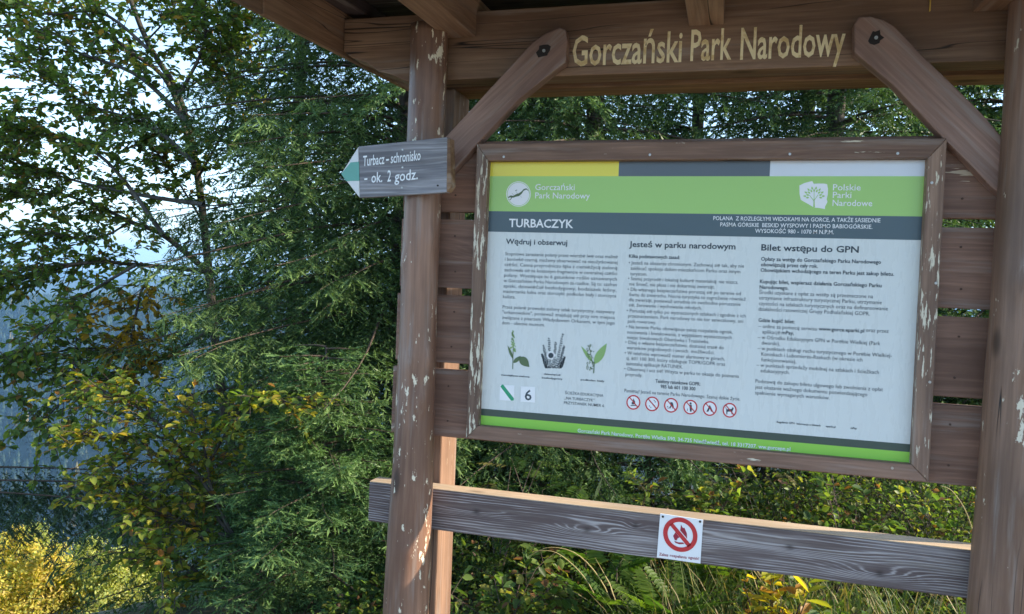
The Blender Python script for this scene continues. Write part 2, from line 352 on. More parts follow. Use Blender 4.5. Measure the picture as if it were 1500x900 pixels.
# ------------------------------------------------------------------ the shelter
SH = empty('notice_shelter', (.7, 0, 0)); tag(SH, 'brown timber notice shelter with log posts, carved lettered beam and roof', 'shelter')
SHP = lambda o: (setattr(o, 'location', Vector(o.location) - Vector((.7, 0, 0))), o)[1]     # parts are placed relative to the base
def logpost(name, prof, mat, seed, z0=-.25):
    """prof: (z, centre x, centre y, radius); uneven round log, own x axis up the grain"""
    rs = np.random.default_rng(seed); zs = np.linspace(prof[0][0], prof[-1][0], 90); n = 40; P = np.array(prof)
    cx, cy, R_ = (np.interp(zs, P[:, 0], P[:, k]) for k in (1, 2, 3)); th = np.arange(n) * 2 * np.pi / n
    ph = rs.uniform(0, 6, 8); Z, A = np.meshgrid(zs, th, indexing='ij')
    rad = R_[:, None] * (1 + .022 * np.sin(3 * Z + 2 * A + ph[0]) + .018 * np.sin(5.1 * Z - A + ph[1]) + .012 * np.sin(3 * A + ph[2] + Z) + .008 * np.sin(13 * Z + 3 * A + ph[3]))
    for _ in range(10):                                   # branch knots
        kz, ka = rs.uniform(.3, 2.4), rs.uniform(-2.6, -.4); d = np.angle(np.exp(1j * (A - ka)))
        rad += .009 * np.exp(-((Z - kz) / .03) ** 2 - (d / .3) ** 2)
    X = cx[:, None] + rad * np.cos(A); Y = cy[:, None] + rad * np.sin(A)
    V = np.stack([Z, Y, -X], -1).reshape(-1, 3)           # local x = up
    m = len(zs); F = [[i * n + j, i * n + (j + 1) % n, (i + 1) * n + (j + 1) % n, (i + 1) * n + j] for i in range(m - 1) for j in range(n)]
    F += [list(range(n))[::-1], [(m - 1) * n + j for j in range(n)]]
    o = mesh_py(name, V, F, mat, SH, True); o.rotation_euler = (0, -math.pi / 2, 0); o.location = (-.7, 0, 0); return o
logpost('log_post', [(-.25, -.232, -.058, .086), (.46, -.234, -.056, .081), (1.0, -.232, -.05, .073), (1.53, -.23, -.047, .067), (2.53, -.228, -.045, .0645)], M['log'], 4)
logpost('log_post', [(-.25, 1.650, -.068, .100), (.74, 1.656, -.066, .096), (1.25, 1.662, -.062, .090), (1.6, 1.668, -.06, .089), (2.1, 1.668, -.055, .084), (2.56, 1.672, -.052, .082)], M['log_cracked'], 11)
SHP(box('rear_post', -.335, -.187, .125, .30, -.25, 2.355, M['rear'], SH, 'z', .006))
SHP(box('rear_post', 1.68, 1.80, .125, .17, -.25, 2.355, M['rear'], SH, 'z', .006))
for k, (z0, z1, xl) in enumerate(((1.062, 1.3085, -.352), (1.333, 1.580, -.345), (1.606, 1.8545, -.338), (1.882, 2.135, -.335))):
    SHP(box('plank', xl, 1.80 + .01 * k, .022, .056, z0, z1, M['plank'], SH, 'x', .003))
    for nx_ in (-.125, 1.515):
        for nz in (z0 + .06, z1 - .06): SHP(disc('nail', nx_ + .006 * math.sin(9 * nz), nz, .0036, .0195, .024, M['rust'], SH, 8))
# low rail with the two knots; its top is a thin layer with sunlight put into the colour
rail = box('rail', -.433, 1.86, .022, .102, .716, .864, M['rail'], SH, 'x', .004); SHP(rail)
rt_ = box('sunlit_top', -.432, 1.859, .0245, .101, .8645, .8672, M['rail_top'], None, 'x', 0); rt_.parent = rail
rt_.location = Vector(rt_.location) - Vector(((-.433 + 1.86) / 2, .062, .79)); tag(rt_, 'pale top face of the rail with sunlight in its colour')
# beams
zb0, zb1 = 2.358, 2.60
endp = [(-.60, zb1), (-.60, 2.478), (-.565, 2.455), (-.50, 2.432), (-.455, 2.40), (-.40, 2.385), (-.345, 2.36), (-.33, zb0), (2.02, zb0), (2.08, 2.385), (2.15, 2.43), (2.23, 2.48), (2.25, zb1)]
beam = SHP(prism('beam', endp, .022, .125, M['beam'], SH, 0, .004))
SHP(box('rear_beam', -.25, 2.2, .185, .312, 2.358, 2.56, M['under'], SH, 'x', .005))
SL = .05                                                # roof pitch
def sloped(name, x0, x1, ya, yb, h, zat, mat, drop=1.):
    """timber running front to back under the roof; bottom height zat at y=.02, falling both ways from the ridge"""
    z = lambda y: zat + SL * (y - .02)
    V = [(x0, ya, z(ya)), (x1, ya, z(ya)), (x1, yb, z(yb)), (x0, yb, z(yb)), (x0, ya, z(ya) + h), (x1, ya, z(ya) + h), (x1, yb, z(yb) + h), (x0, yb, z(yb) + h)]
    c = np.mean(V, 0); ang = math.atan(SL)
    L = []
    for p in V:
        d = np.array(p) - c; L.append((d[1] * math.cos(ang) + d[2] * math.sin(ang), -d[0], -d[1] * math.sin(ang) + d[2] * math.cos(ang)))
    F = [[3, 2, 1, 0], [4, 5, 6, 7], [0, 1, 5, 4], [1, 2, 6, 5], [2, 3, 7, 6], [3, 0, 4, 7]]
    o = mesh_py(name, L, F, mat, SH); o.location = (c[0] - .7, c[1], c[2]); o.rotation_euler = Matrix(((0, -1, 0), (math.cos(ang), 0, -math.sin(ang)), (math.sin(ang), 0, math.cos(ang)))).to_euler()
    return bevel(o, .004)
for x0 in (-.19, .668, 1.51): sloped('rafter', x0, x0 + .113, -.92, .85, .145, 2.508, M['beam'])
for ya, yb in ((-1.0, -.497), (-.494, .9)): sloped('bargeboard', -.621, -.602, ya, yb, .20, 2.462, M['beam'])
sloped('bargeboard', 2.255, 2.275, -1.0, .9, .20, 2.462, M['beam'])
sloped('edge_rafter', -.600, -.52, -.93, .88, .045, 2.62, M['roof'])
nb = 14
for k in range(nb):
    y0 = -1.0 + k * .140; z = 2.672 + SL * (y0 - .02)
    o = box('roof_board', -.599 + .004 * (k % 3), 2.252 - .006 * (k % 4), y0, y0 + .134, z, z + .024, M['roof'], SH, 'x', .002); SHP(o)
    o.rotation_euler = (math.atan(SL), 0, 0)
# braces, with countersunk bolts
def px_poly(pts, Y): return [tuple(on_y(a, b, Y)[[0, 2]]) for a, b in pts]
bl = px_poly([(640, 214), (690, 160), (740, 105), (780, 62), (800, 48), (820, 40.5), (829, 44), (831, 62), (828, 92), (815, 101), (760, 146), (700, 210), (660, 255), (640, 275)], -.03)
br_ = px_poly([(1251, 36), (1258, 25), (1275, 24), (1295, 29), (1311, 39), (1350, 80), (1400, 128), (1440, 168), (1470, 203), (1470, 288), (1452, 274), (1420, 240), (1370, 190), (1310, 126), (1252, 77)], -.03)
for poly, ang, (bx, by) in ((bl, math.atan2(.46, .5), (797, 75)), (br_, -math.atan2(.46, .45), (1283, 56))):
    b = SHP(prism('brace', poly, -.03, .020, M['brace'], SH, ang, .004))
    c = on_y(bx, by, -.031); n = 11; rs = np.random.default_rng(int(bx))
    pl = [(c[0] + .024 * rs.uniform(.6, 1.25) * math.cos(2 * math.pi * i / n), c[2] + .024 * rs.uniform(.6, 1.2) * math.sin(2 * math.pi * i / n)) for i in range(n)]
    bo = SHP(prism('bolt_hole', pl, -.0322, -.028, M['dark'], SH, 0, 0))
    SHP(disc('bolt', c[0], c[2], .0055, -.037, -.031, M['steel'], SH, 8))
# amber resin drop on the beam face
c = on_y(1362, 14, .018)
SHP(prism('resin_drip', [(c[0] - .002, c[2] - .006), (c[0] + .002, c[2] - .006), (c[0] + .0015, c[2] + .05), (c[0] - .0015, c[2] + .05)], .014, .0225, M['sap'], SH, 0, .001))

# ------------------------------------------------------------------ flat lettering
_pending = []
def text_block(name, lines, y, mat, parent, thick=.0006):
    """lines: (string, left px x, left px y of baseline, right px x, font size in m, bold, plane Y)"""
    objs = []
    for s, x, by, x2, size, bold in lines:
        c = bpy.data.curves.new('t', 'FONT'); c.body = s; c.size = size; c.resolution_u = 2; c.offset = bold * size
        o = bpy.data.objects.new('t', c); COL.objects.link(o); objs.append((o, x, by, x2))
    _pending.append((name, objs, y, mat, parent, thick))
def flush_text():
    bpy.context.view_layer.update(); dg = bpy.context.evaluated_depsgraph_get()
    for name, objs, y, mat, parent, thick in _pending:
        V, F, k = [], [], 0
        for o, x, by, x2 in objs:
            me = bpy.data.meshes.new_from_object(o.evaluated_get(dg)); co = np.zeros(len(me.vertices) * 3); me.vertices.foreach_get('co', co); co = co.reshape(-1, 3)
            p0, p1 = on_y(x, by, y), None
            d = ray(x2, by); p1 = CAM + d * (y - CAM[1]) / d[1]; w = p1[0] - p0[0]
            wx = co[:, 0].max() - co[:, 0].min(); sx = w / wx
            co2 = np.stack([p0[0] + (co[:, 0] - co[:, 0].min()) * sx, np.full(len(co), y), p0[2] + co[:, 1]], -1)
            V.append(co2); F += [[i + k for i in p.vertices] for p in me.polygons]; k += len(co2); bpy.data.meshes.remove(me)
        V = np.concatenate(V); org = np.array(parent_origin(parent))
        o = mesh_py(name, V - org, F, mat, parent)
        for q, *_ in objs:
            c = q.data; bpy.data.objects.remove(q); bpy.data.curves.remove(c)
    _pending.clear()
def parent_origin(p):
    v = Vector((0, 0, 0))
    while p is not None: v += Vector(p.location); p = p.parent
    return v
def print_poly(name, polys, y, mat, parent):
    """flat printed shapes given as outlines in photograph pixels, laid on the plane y"""
    V, F, k = [], [], 0; org = np.array(parent_origin(parent))
    for P in polys:
        for a, b in P: V.append(on_y(a, b, y) - org)
        F.append(list(range(k, k + len(P)))); k += len(P)
    return mesh_py(name, V, F, mat, parent)
def circ(cx, cy, r, n=22, sy=1.): return [(cx + r * math.cos(2 * math.pi * i / n), cy + sy * r * math.sin(2 * math.pi * i / n)) for i in range(n)]
def ring_polys(cx, cy, r0, r1, n=26, sy=1.05):
    a = circ(cx, cy, r0, n, sy); b = circ(cx, cy, r1, n, sy); return [[a[i], a[(i + 1) % n], b[(i + 1) % n], b[i]] for i in range(n)]
def leaf_poly(x0, y0, x1, y1, w, n=6):
    dx, dy = x1 - x0, y1 - y0; L = math.hypot(dx, dy); nx, ny = -dy / L, dx / L
    a = [(x0 + dx * i / n + nx * w * math.sin(math.pi * (i / n) ** .8), y0 + dy * i / n + ny * w * math.sin(math.pi * (i / n) ** .8)) for i in range(n + 1)]
    b = [(x0 + dx * i / n - nx * w * math.sin(math.pi * (i / n) ** .8), y0 + dy * i / n - ny * w * math.sin(math.pi * (i / n) ** .8)) for i in range(n - 1, 0, -1)]
    return a + b

# carved golden park name on the beam
beam_letters = [('Gorczański', 838, 96.5, 998, .146, .014), ('Park', 1011, 89, 1071, .146, .014), ('Narodowy', 1084, 87, 1237, .146, .014)]
for w_ in beam_letters: text_block('carved_lettering', [w_], .0212, M['gold'], beam)

# ------------------------------------------------------------------ information board
IB = empty('information_board', (.7, 0, 1.06)); tag(IB, 'framed information board of the national park on the plank wall', 'notice board')
PW, PH, PT = 1.4, .9407, 2.0606
def rel(o, e): o.location = Vector(o.location) - Vector(e.location); return o
fo = (-.040, 1.446, 1.074, 2.117)                                        # outer frame
fi = (.004, PW - .004, PT - PH + .004, PT - .004)
def fboard(poly, grain, mat): return rel(prism('frame_board', poly, -.032, .019, mat, IB, grain, .003), IB)
e = .0006
top = fboard([(fo[0], fo[3]), (fo[1], fo[3]), (fi[1] + e, fi[3]), (fi[0] - e, fi[3])], 0, M['frame'])
bot = fboard([(fo[0], fo[2]), (fo[1], fo[2]), (fi[1] + e, fi[2]), (fi[0] - e, fi[2])], 0, M['frame'])
lef = fboard([(fo[0], fo[2] + e), (fo[0], fo[3] - e), (fi[0], fi[3] - e), (fi[0], fi[2] + e)], math.pi / 2, M['frame_worn'])
rig = fboard([(fo[1], fo[2] + e), (fo[1], fo[3] - e), (fi[1], fi[3] - e), (fi[1], fi[2] + e)], math.pi / 2, M['frame_worn'])
for sx, sy in ((738, 230), (952, 227), (1157, 226), (1315, 225), (1371, 415), (1362, 560), (1307, 686), (1365, 268)):
    p = on_y(sx, sy, -.033); rel(disc('screw', p[0], p[2], .0042, -.0345, -.030, M['steel'], IB, 10), IB)
panel = rel(box('panel', .0005, PW - .0005, 0., .004, PT - PH + .0005, PT - .0005, M['sheet'], IB, 'x', 0), IB)
def vpx(x, y): p = on_y(x, y, 0.); return p[0], p[2]
def band(name, pl, pr, x0=0., x1=PW, mat='slate', lay=1):
    """horizontal printed band between two photo rows measured at the left edge"""
    z1, z0 = (vpx(*pl)[1], vpx(*pr)[1]); 
    V = [(x0, z0), (x1, z0), (x1, z1), (x0, z1)]; yy = -.0004 * lay; org = np.array(parent_origin(panel))
    return mesh_py(name, [np.array((a, yy, b)) - org for a, b in V], [[0, 1, 2, 3]], M[mat], panel)
xa, xb = vpx(906.5, 246)[0], vpx(1128, 246)[0]
band('yellow_band', (717, 233), (717, 258.5), .001, xa, 'yellow'); band('grey_band', (717, 233), (717, 258.5), xa, xb, 'grey_band'); band('pale_band', (717, 233), (717, 258.5), xb, PW - .001, 'pale_band')
band('green_band', (716, 258.5), (714, 309.5), .001, PW - .001, 'green_band'); band('slate_band', (714, 309.5), (712, 339.5), .001, PW - .001, 'slate')
band('dark_band', (704, 598.5), (703, 608.5), .001, PW - .001, 'slate2'); band('lime_band', (703, 608.5), (703, 625), .001, PW - .001, 'lime_band')
B = .012
SZ = .0168
hd = [('Wędruj i obserwuj', 741, 357.5, 831, .0262, .02), ('Jesteś w parku narodowym', 921.5, 361.8, 1077.5, .0275, .02), ('Bilet wstępu do GPN', 1115, 367, 1258, .0285, .02)]
for h_ in hd: text_block('heading_text', [h_], -.0008, M['ink'], panel)
L1 = ['Stopniowe zarastanie polany przez wierzbę iwę oraz malinę', 'i borówkę czarną, możemy obserwować na nieużytkowanej', 'części. Cenna przyrodniczo łąka z ciemiężycą zieloną', 'zachowała się na koszonym fragmencie w centralnej części',
      'polany. Występuje tu 6 gatunków roślin uznawanych', 'w Gorczańskim Parku Narodowym za rzadkie. Są to: szafran', 'spiski, dziewięćsił bezłodygowy, bodziszek leśny,', 'macierzanka halna oraz storczyki: podkolan biały i storczyca', 'kulista.']
ls = [(s, 740 - .41 * i, 374.2 + 7.85 * i, 905 - .3 * i if i < 8 else 755, SZ, .0) for i, s in enumerate(L1)]
L2 = ['Przez polanę prowadzi zielony szlak turystyczny, nazywany', '"orkanowskim", ponieważ znajdują się przy nim miejsca', 'związane z pisarzem Władysławem Orkanem, w tym jego', 'dom - obecnie muzeum.']
ls += [(s, 736.2 - .3 * i, 452 + 7.75 * i, 901 - .2 * i if i < 3 else 798, SZ, .0) for i, s in enumerate(L2)]
c2 = [('• Jesteś na obszarze chronionym. Zachowuj się tak, aby nie', 921, 387.4, 1090), ('zakłócać spokoju dzikim mieszkańcom Parku oraz innym', 923.6, 395.5, 1084.6), ('turystom.', 923.2, 403.5, 948),
      ('• Szanuj przyrodę i lokalną kulturę materialną: nie niszcz,', 920, 410.5, 1081.6), ('nie śmieć, nie płosz i nie dokarmiaj zwierząt.', 922, 418.5, 1047), ('• Dla własnego bezpieczeństwa poruszaj się po terenie od', 919.4, 426.3, 1085.5),
      ('świtu do zmierzchu. Nocna turystyka to zagrożenie również', 921.4, 434, 1092.5), ('dla zwierząt, ponieważ utrudnia im swobodne poruszanie', 921, 441.5, 1085), ('się, żerowanie i wychowanie młodych.', 921, 449.2, 1028),
      ('• Poruszaj się tylko po wyznaczonych szlakach i zgodnie z ich', 918, 457.4, 1092.5), ('przeznaczeniem. Park narodowy to nie tor saneczkowy, ani', 920, 465.2, 1089), ('park rowerowy.', 919.6, 473, 961),
      ('• Na terenie Parku obowiązuje zakaz rozpalania ognisk,', 917, 481, 1073.7), ('nocowania i biwakowania, z wyjątkiem wyznaczonych', 918.8, 489, 1072), ('miejsc biwakowych Oberówka i Trusiówka.', 918.6, 496.7, 1039),
      ('• Dbaj o własne bezpieczeństwo, dostosuj trasę do', 916, 503.8, 1060.5), ('warunków pogodowych i swoich  możliwości.', 918, 511.7, 1046.7), ('• W telefonie wprowadź numer alarmowy w górach,', 915, 519.5, 1062),
      ('tj. 601 100 300, który obsługuje TOPR/GOPR oraz', 917.4, 527.2, 1062.8), ('zainstaluj aplikację RATUNEK.', 917, 535, 1000.8), ('• Obserwuj i ucz się! Wizyta w parku to okazja do poznania', 914.5, 542.7, 1082.8), ('przyrody.', 916.2, 550.8, 941),
      ('Pamiętaj! Jesteś na terenie Parku Narodowego. Szanuj dzikie życie.', 914.7, 574.7, 1084.7)]
ls += [(s, a, b, c, SZ, .0) for s, a, b, c in c2]
c3 = [('Środki uzyskane z opłat za wstęp są przeznaczone na', 1112, 430.8, 1279), ('utrzymanie infrastruktury turystycznej Parku, utrzymanie', 1112, 438.9, 1292), ('czystości na szlakach turystycznych oraz na dofinansowanie', 1111.6, 447.2, 1301),
      ('działalności ratowniczej Grupy Podhalańskiej GOPR.', 1111, 455.4, 1274.5), ('– online za pomocą serwisu', 1111, 480.4, 1196.7), ('oraz przez', 1268.5, 486.4, 1301.7), ('aplikację', 1116.6, 488.7, 1143), ('– w Ośrodku Edukacyjnym GPN w Porębie Wielkiej (Park', 1110, 496.6, 1289.8),
      ('dworski),', 1115.5, 505, 1142.5), ('– w punktach obsługi ruchu turystycznego w Porębie Wielkiej-', 1109.6, 512.8, 1307), ('Koninkach i Lubomierzu-Rzekach (w okresie ich', 1115, 521.3, 1263.7), ('funkcjonowania),', 1115, 529.5, 1166.5),
      ('– w punktach sprzedaży mobilnej na szlakach i ścieżkach', 1108, 537.2, 1288), ('edukacyjnych.', 1114, 545.6, 1156.7), ('Podstawą do zakupu biletu ulgowego lub zwolnienia z opłat', 1106.6, 560.9, 1294), ('jest okazanie ważnego dokumentu potwierdzającego', 1106.2, 569.5, 1271), ('spełnienie wymaganych warunków.', 1106, 577.9, 1215.6)]
ls += [(s, a, b, c, SZ * 1.03, .0) for s, a, b, c in c3]
ls += [('ŚCIEŻKA EDUKACYJNA', 827.5, 577.5, 884, .0135, .004), ('„NA TURBACZYK”', 827, 585.2, 871, .0135, .004), ('PRZYSTANEK NUMER 6', 826, 591.9, 885, .0135, .004)]
for a_, b_ in ((0, 9), (9, 13), (13, 35), (35, 36), (36, 40), (40, 41), (41, 42), (42, 50), (50, 53), (53, len(ls))): text_block('body_text', ls[a_:b_], -.0008, M['ink_soft'], panel)
bd = [('Kilka podstawowych zasad:', 921.3, 377.8, 996), ('Telefony ratunkowe GOPR:', 960, 560.8, 1026), ('985 lub 601 100 300', 967.5, 568.7, 1018.8), ('Opłaty za wstęp do Gorczańskiego Parku Narodowego', 1114.8, 382, 1290.8), ('obowiązują przez cały rok.', 1114.5, 390.2, 1198),
      ('Obowiązkiem wchodzącego na teren Parku jest zakup biletu.', 1114, 398.3, 1310), ('Kupując bilet, wspierasz działania Gorczańskiego Parku', 1113, 415, 1291.6), ('Narodowego.', 1112.6, 423.2, 1155), ('Gdzie kupić bilet:', 1110.9, 471.6, 1164),
      ('www.gorce.eparki.pl', 1199, 484.2, 1266), ('mPay,', 1145, 489.8, 1163)]
bl_ = [(s, a, b, c, SZ, .018) for s, a, b, c in bd]
bl_ += [(s, a, b, c, .0088, .02) for s, a, b, c in (('ciemiężyca zielona', 733.8, 550.5, 776), ('dziewięćsił', 796.7, 549.2, 821), ('bezłodygowy', 793.7, 554.6, 824), ('podkolan biały', 850.5, 557.5, 885.5), ('Regulamin GPN', 1137.8, 619.6, 1163.8), ('Informacje o biletach', 1167, 622.2, 1202), ('eparki.pl', 1210, 626, 1224), ('mPay', 1246, 628.5, 1255))]
for b_ in bl_: text_block('bold_text', [b_], -.0008, M['ink'], panel)
text_block('title_text', [('TURBACZYK', 745.5, 332.6, 839.7, .041, .02)], -.0012, M['white'], panel)
text_block('subtitle_text', [('POLANA  Z ROZLEGŁYMI WIDOKAMI NA GORCE, A TAKŻE SĄSIEDNIE', 1044.8, 322.6, 1289.8, .0185, .008), ('PASMA GÓRSKIE  BESKID WYSPOWY I PASMO BABIOGÓRSKIE.', 1055, 331.8, 1278, .0185, .008), ('WYSOKOŚĆ 980 - 1070 M N.P.M.', 1106, 341.2, 1221.4, .0185, .008)], -.0012, M['white'], panel)
text_block('emblem_text', [('Gorczański', 783.8, 278.6, 841.7, .030, .004), ('Park Narodowy', 783.8, 290.8, 864, .030, .004)], -.0012, M['white'], panel)
text_block('emblem_text', [('Polskie', 1220, 279, 1260.7, .028, .006), ('Parki', 1219.7, 290.2, 1247, .028, .006), ('Narodowe', 1219.4, 301.8, 1277.7, .028, .006)], -.0012, M['white'], panel)
text_block('footer_text', [('Gorczański Park Narodowy, Poręba Wielka 590, 34-735 Niedźwiedź, tel. 18 3317207. ww.gorcepn.pl', 846, 633.3, 1159, .0175, .016)], -.0012, M['white'], panel)
text_block('station_number', [('6', 768.5, 586, 778.5, .052, .012)], -.0014, M['ink'], panel)
# emblems: white disc with the salamander, white country outline with the tree
print_poly('emblem_disc', [circ(759.5, 284.5, 18, 30, 1.03)], -.0010, M['white'], panel)
print_poly('emblem_rim', ring_polys(759.5, 284.5, 16.0, 16.7), -.0013, M['green_band'], panel)
body = []
sal = [(744, 289.5), (748, 288), (752, 288.5), (756, 286.5), (760, 285.5), (764, 282.5), (767, 278.5), (771, 277), (774, 279.5), (775.5, 284)]
sw = [.6, 1.5, 1.3, 1.9, 2.1, 1.9, 1.3, .9, .6, .25]
for i in range(len(sal) - 1):
    (a, b), (c, d) = sal[i], sal[i + 1]; body.append([(a, b - sw[i]), (c, d - sw[i + 1]), (c, d + sw[i + 1]), (a, b + sw[i])])
for a, b, c, d in ((750, 289, 747.5, 293), (753, 287, 750, 283), (761, 286, 764, 289.5), (759, 285, 755, 279.5), (747.5, 293, 745.5, 292.5), (755, 279.5, 757.5, 278.5)):
    body.append([(a - .5, b - .4), (a + .5, b + .4), (c + .4, d + .3), (c - .4, d - .3)])
print_poly('emblem_salamander', body, -.0014, M['leaf_print'], panel)
pol = [(1171, 272), (1178, 268.5), (1187, 266), (1190, 265.6), (1192, 269.5), (1199, 269), (1207, 269.2), (1211.5, 270), (1213, 277), (1212.6, 285), (1211, 292), (1212.2, 296), (1208.5, 303), (1208.5, 306.6), (1200, 305), (1192.5, 304.5), (1187, 301), (1179, 296.5), (1173, 293), (1171.2, 284)]
print_poly('country_outline', [pol], -.0010, M['white'], panel)
tr = [[(1191.2, 304.3), (1193.6, 304.3), (1193, 293), (1192, 293)], [(1192, 294), (1193, 294), (1199, 285.5), (1198.4, 285)], [(1192, 295), (1192.6, 294), (1186, 286), (1185.4, 286.5)], [(1192, 293), (1193, 293), (1192.8, 280), (1192.2, 280)]]
for k in range(17):
    a = math.radians(-8 + k * 196 / 16); r0 = 10.5 if k % 2 else 7.0; r1 = r0 + 5.0
    tr.append(leaf_poly(1192.5 + r0 * math.cos(a) * 1.05, 288.5 - r0 * math.sin(a), 1192.5 + r1 * math.cos(a) * 1.05, 288.5 - r1 * math.sin(a), 1.35, 4))
print_poly('emblem_tree', tr, -.0014, M['green_band'], panel)
# drawn plants
print_poly('plant_drawing', [leaf_poly(752, 532, 763, 521.5, 3.0), leaf_poly(761, 523, 775.5, 538, 6.2), leaf_poly(751.5, 526, 743.5, 506, 2.0), [(750.4, 541), (751.6, 541), (752.4, 505), (751.4, 505)]], -.0010, M['leaf_print'], panel)
spike = []
for k in range(34):
    yy = 485 + k * .9; w = 1.2 + k * .13
    spike.append(circ(751.5 + random.uniform(-w, w) * .8, yy, random.uniform(.8, 1.5), 6))
print_poly('plant_drawing', spike, -.0012, M['leaf_print2'], panel)
th_ = []
for xb, xt, yt in ((803, 796, 507), (806, 804, 497), (810, 814, 503), (814, 824, 491), (818, 826, 508), (800, 794, 520), (821, 827, 524)):
    for k in range(16):
        u = k / 15.; x_, y_ = xb + (xt - xb) * u, 540 + (yt - 540) * u
        if math.hypot(x_ - 807, y_ - 521) < 5.5: continue
        for sg in (-1, 1):
            a = -1.5 + sg * random.uniform(.5, 1.1) + (xt - xb) * .03; l = random.uniform(2.6, 4.4) * (1 - .35 * u); th_.append(leaf_poly(x_, y_, x_ + l * math.cos(a), y_ + l * math.sin(a), .85, 3))
print_poly('plant_drawing', th_, -.0010, M['ink'], panel)
print_poly('plant_drawing', [leaf_poly(806.5 + 4.8 * math.cos(a) * .4, 521 + 2 * math.sin(a), 807 + 7 * math.cos(a), 521 + 7 * math.sin(a), 1.0, 3) for a in np.linspace(0, 6.0, 14)], -.0011, M['white'], panel)
print_poly('plant_drawing', [circ(807, 521, 4, 12)], -.0014, M['ink'], panel)
print_poly('plant_drawing', [leaf_poly(870.5, 534, 889, 503, 6.0), leaf_poly(868, 531, 851, 507, 2.6)], -.0010, M['leaf_print2'], panel)
print_poly('plant_drawing', [leaf_poly(a, b, a + c, b + d, .7, 3) for a, b, c, d in [(random.uniform(859, 869), random.uniform(504, 543), random.uniform(-3, 3), random.uniform(-3, 3)) for _ in range(60)]] + [[(868.8, 547), (870.3, 547), (871.2, 530), (870, 530)], [(868, 535), (869, 535), (863, 506), (862.4, 506)]], -.0012, M['leaf_print'], panel)
print_poly('white_square', [[(732.3, 564.3), (753.5, 564.9), (753.2, 587.6), (731.8, 586.3)]], -.0010, M['white'], panel)
print_poly('white_square', [[(762.8, 566.2), (784, 567), (783.8, 590), (762.4, 588.8)]], -.0010, M['white'], panel)
print_poly('trail_stripe', [[(733, 566.5), (735.5, 563.5), (737, 563.6), (752.8, 583.8), (752.5, 587), (748.5, 587.2)]], -.0014, M['trail_green'], panel)
# six small prohibition signs
fig = {0: [[(-4, 4), (4, 4), (4, 5.3), (-4, 5.3)], [(0, -6), (2.6, -1), (2.4, 3), (-2.4, 3), (-2.6, 0), (-1, -1)]],
       1: [[(-5, -5), (-3.5, -5.8), (4.5, 3), (3.2, 4)], circ(-4, 3, .8, 6), circ(-2, 5, .8, 6), circ(4.5, -3, .9, 6), circ(3, -5, .8, 6)],
       2: [[(-1, -5), (2.5, -4), (4, 2), (2.2, 5), (1, 1), (-1.5, 5), (-3, 4), (-.5, 0)], circ(-5, 2, .9, 6), circ(-4.2, 4.2, .8, 6)],
       3: [[(-1.5, -3.5), (2, -3.5), (2.3, 2), (1.6, 6.5), (-.6, 6.5), (-1, 2)], circ(.3, -5.5, 1.6, 8), circ(-4.2, 3, .8, 6), circ(-4.6, 5, .7, 6)],
       4: [[(0, -5.5), (5, 4.5), (2, 4.5), (0, 0), (-2, 4.5), (-5, 4.5)]],
       5: [[(-5, -1.5), (3, -2), (4, -4.5), (6.2, -3), (5.2, -1), (4, 1.5), (4, 6), (2.8, 6), (2.4, 2), (-3, 2), (-3.6, 6), (-4.8, 6)], [(-5, -1.5), (-6.5, -4.5), (-5.9, -4.8), (-4, -1.5)]]}
for k, (cx, cy) in enumerate(((927.8, 589.7), (955.3, 592), (983, 594), (1011.3, 596.7), (1039.7, 598.8), (1068.8, 601.3))):
    print_poly('prohibition_disc', [circ(cx, cy, 11, 22, 1.05)], -.0010, M['white'], panel)
    print_poly('pictogram', [[(cx + a, cy + b) for a, b in P] for P in fig[k]], -.0013, M['ink'], panel)
    bar = [(cx - 6.6, cy - 7.6), (cx - 5.4, cy - 8.4), (cx + 7, cy + 6.6), (cx + 5.8, cy + 7.6)]
    print_poly('prohibition_ring', ring_polys(cx, cy, 8.5, 10.4) + [bar], -.0016, M['red'], panel)

# ------------------------------------------------------------------ no-fire sign on the rail
NF = empty('no_fire_sign', (.715, .02, .72)); tag(NF, 'white square no fires sign with red ring nailed to the rail', 'sign')
YS = .0165
def px3(pts, Y): return [tuple(on_y(a, b, Y)[[0, 2]]) for a, b in pts]
plate = rel(prism('plate', px3([(967, 752.5), (1030, 762), (1026, 826), (962, 817)], YS), YS, .0212, M['white'], NF, 0, .0008), NF)
ncx, ncy = 996.5, 783.5
def nfp(name, polys, mat, y):
    V, F, k = [], [], 0; org = np.array(parent_origin(plate))
    for P in polys:
        for a, b in P: V.append(on_y(a, b + (a - ncx) * .11, y) - org)
        F.append(list(range(k, k + len(P)))); k += len(P)
    return mesh_py(name, V, F, mat, plate)
R2 = M['red']
nfp('prohibition_ring', ring_polys(ncx, ncy, 18.6, 25.2, 40, 1.0), R2, YS - .0012)
nfp('diagonal_bar', [[(ncx - 15.5, ncy - 12.5), (ncx - 11, ncy - 16), (ncx + 15.8, ncy + 13), (ncx + 11, ncy + 17)]], R2, YS - .0012)
nfp('flame', [[(ncx - 8, ncy + 9), (ncx - 10.5, ncy + 3), (ncx - 7, ncy - 3), (ncx - 5.5, ncy - 1), (ncx - 1, ncy + 4), (ncx - 4, ncy + 6), (ncx - 5, ncy + 9)],
              [(ncx, ncy - 6), (ncx + 1, ncy - 15), (ncx + 4, ncy - 10), (ncx + 6, ncy - 11), (ncx + 9.5, ncy - 3), (ncx + 10, ncy + 5), (ncx + 8.5, ncy + 3)], [(ncx - 9, ncy + 10), (ncx - 3, ncy + 11.5), (ncx + 4, ncy + 11), (ncx + 6, ncy + 13), (ncx - 1, ncy + 14.2), (ncx - 7, ncy + 13)]], M['maroon'], YS - .0008)
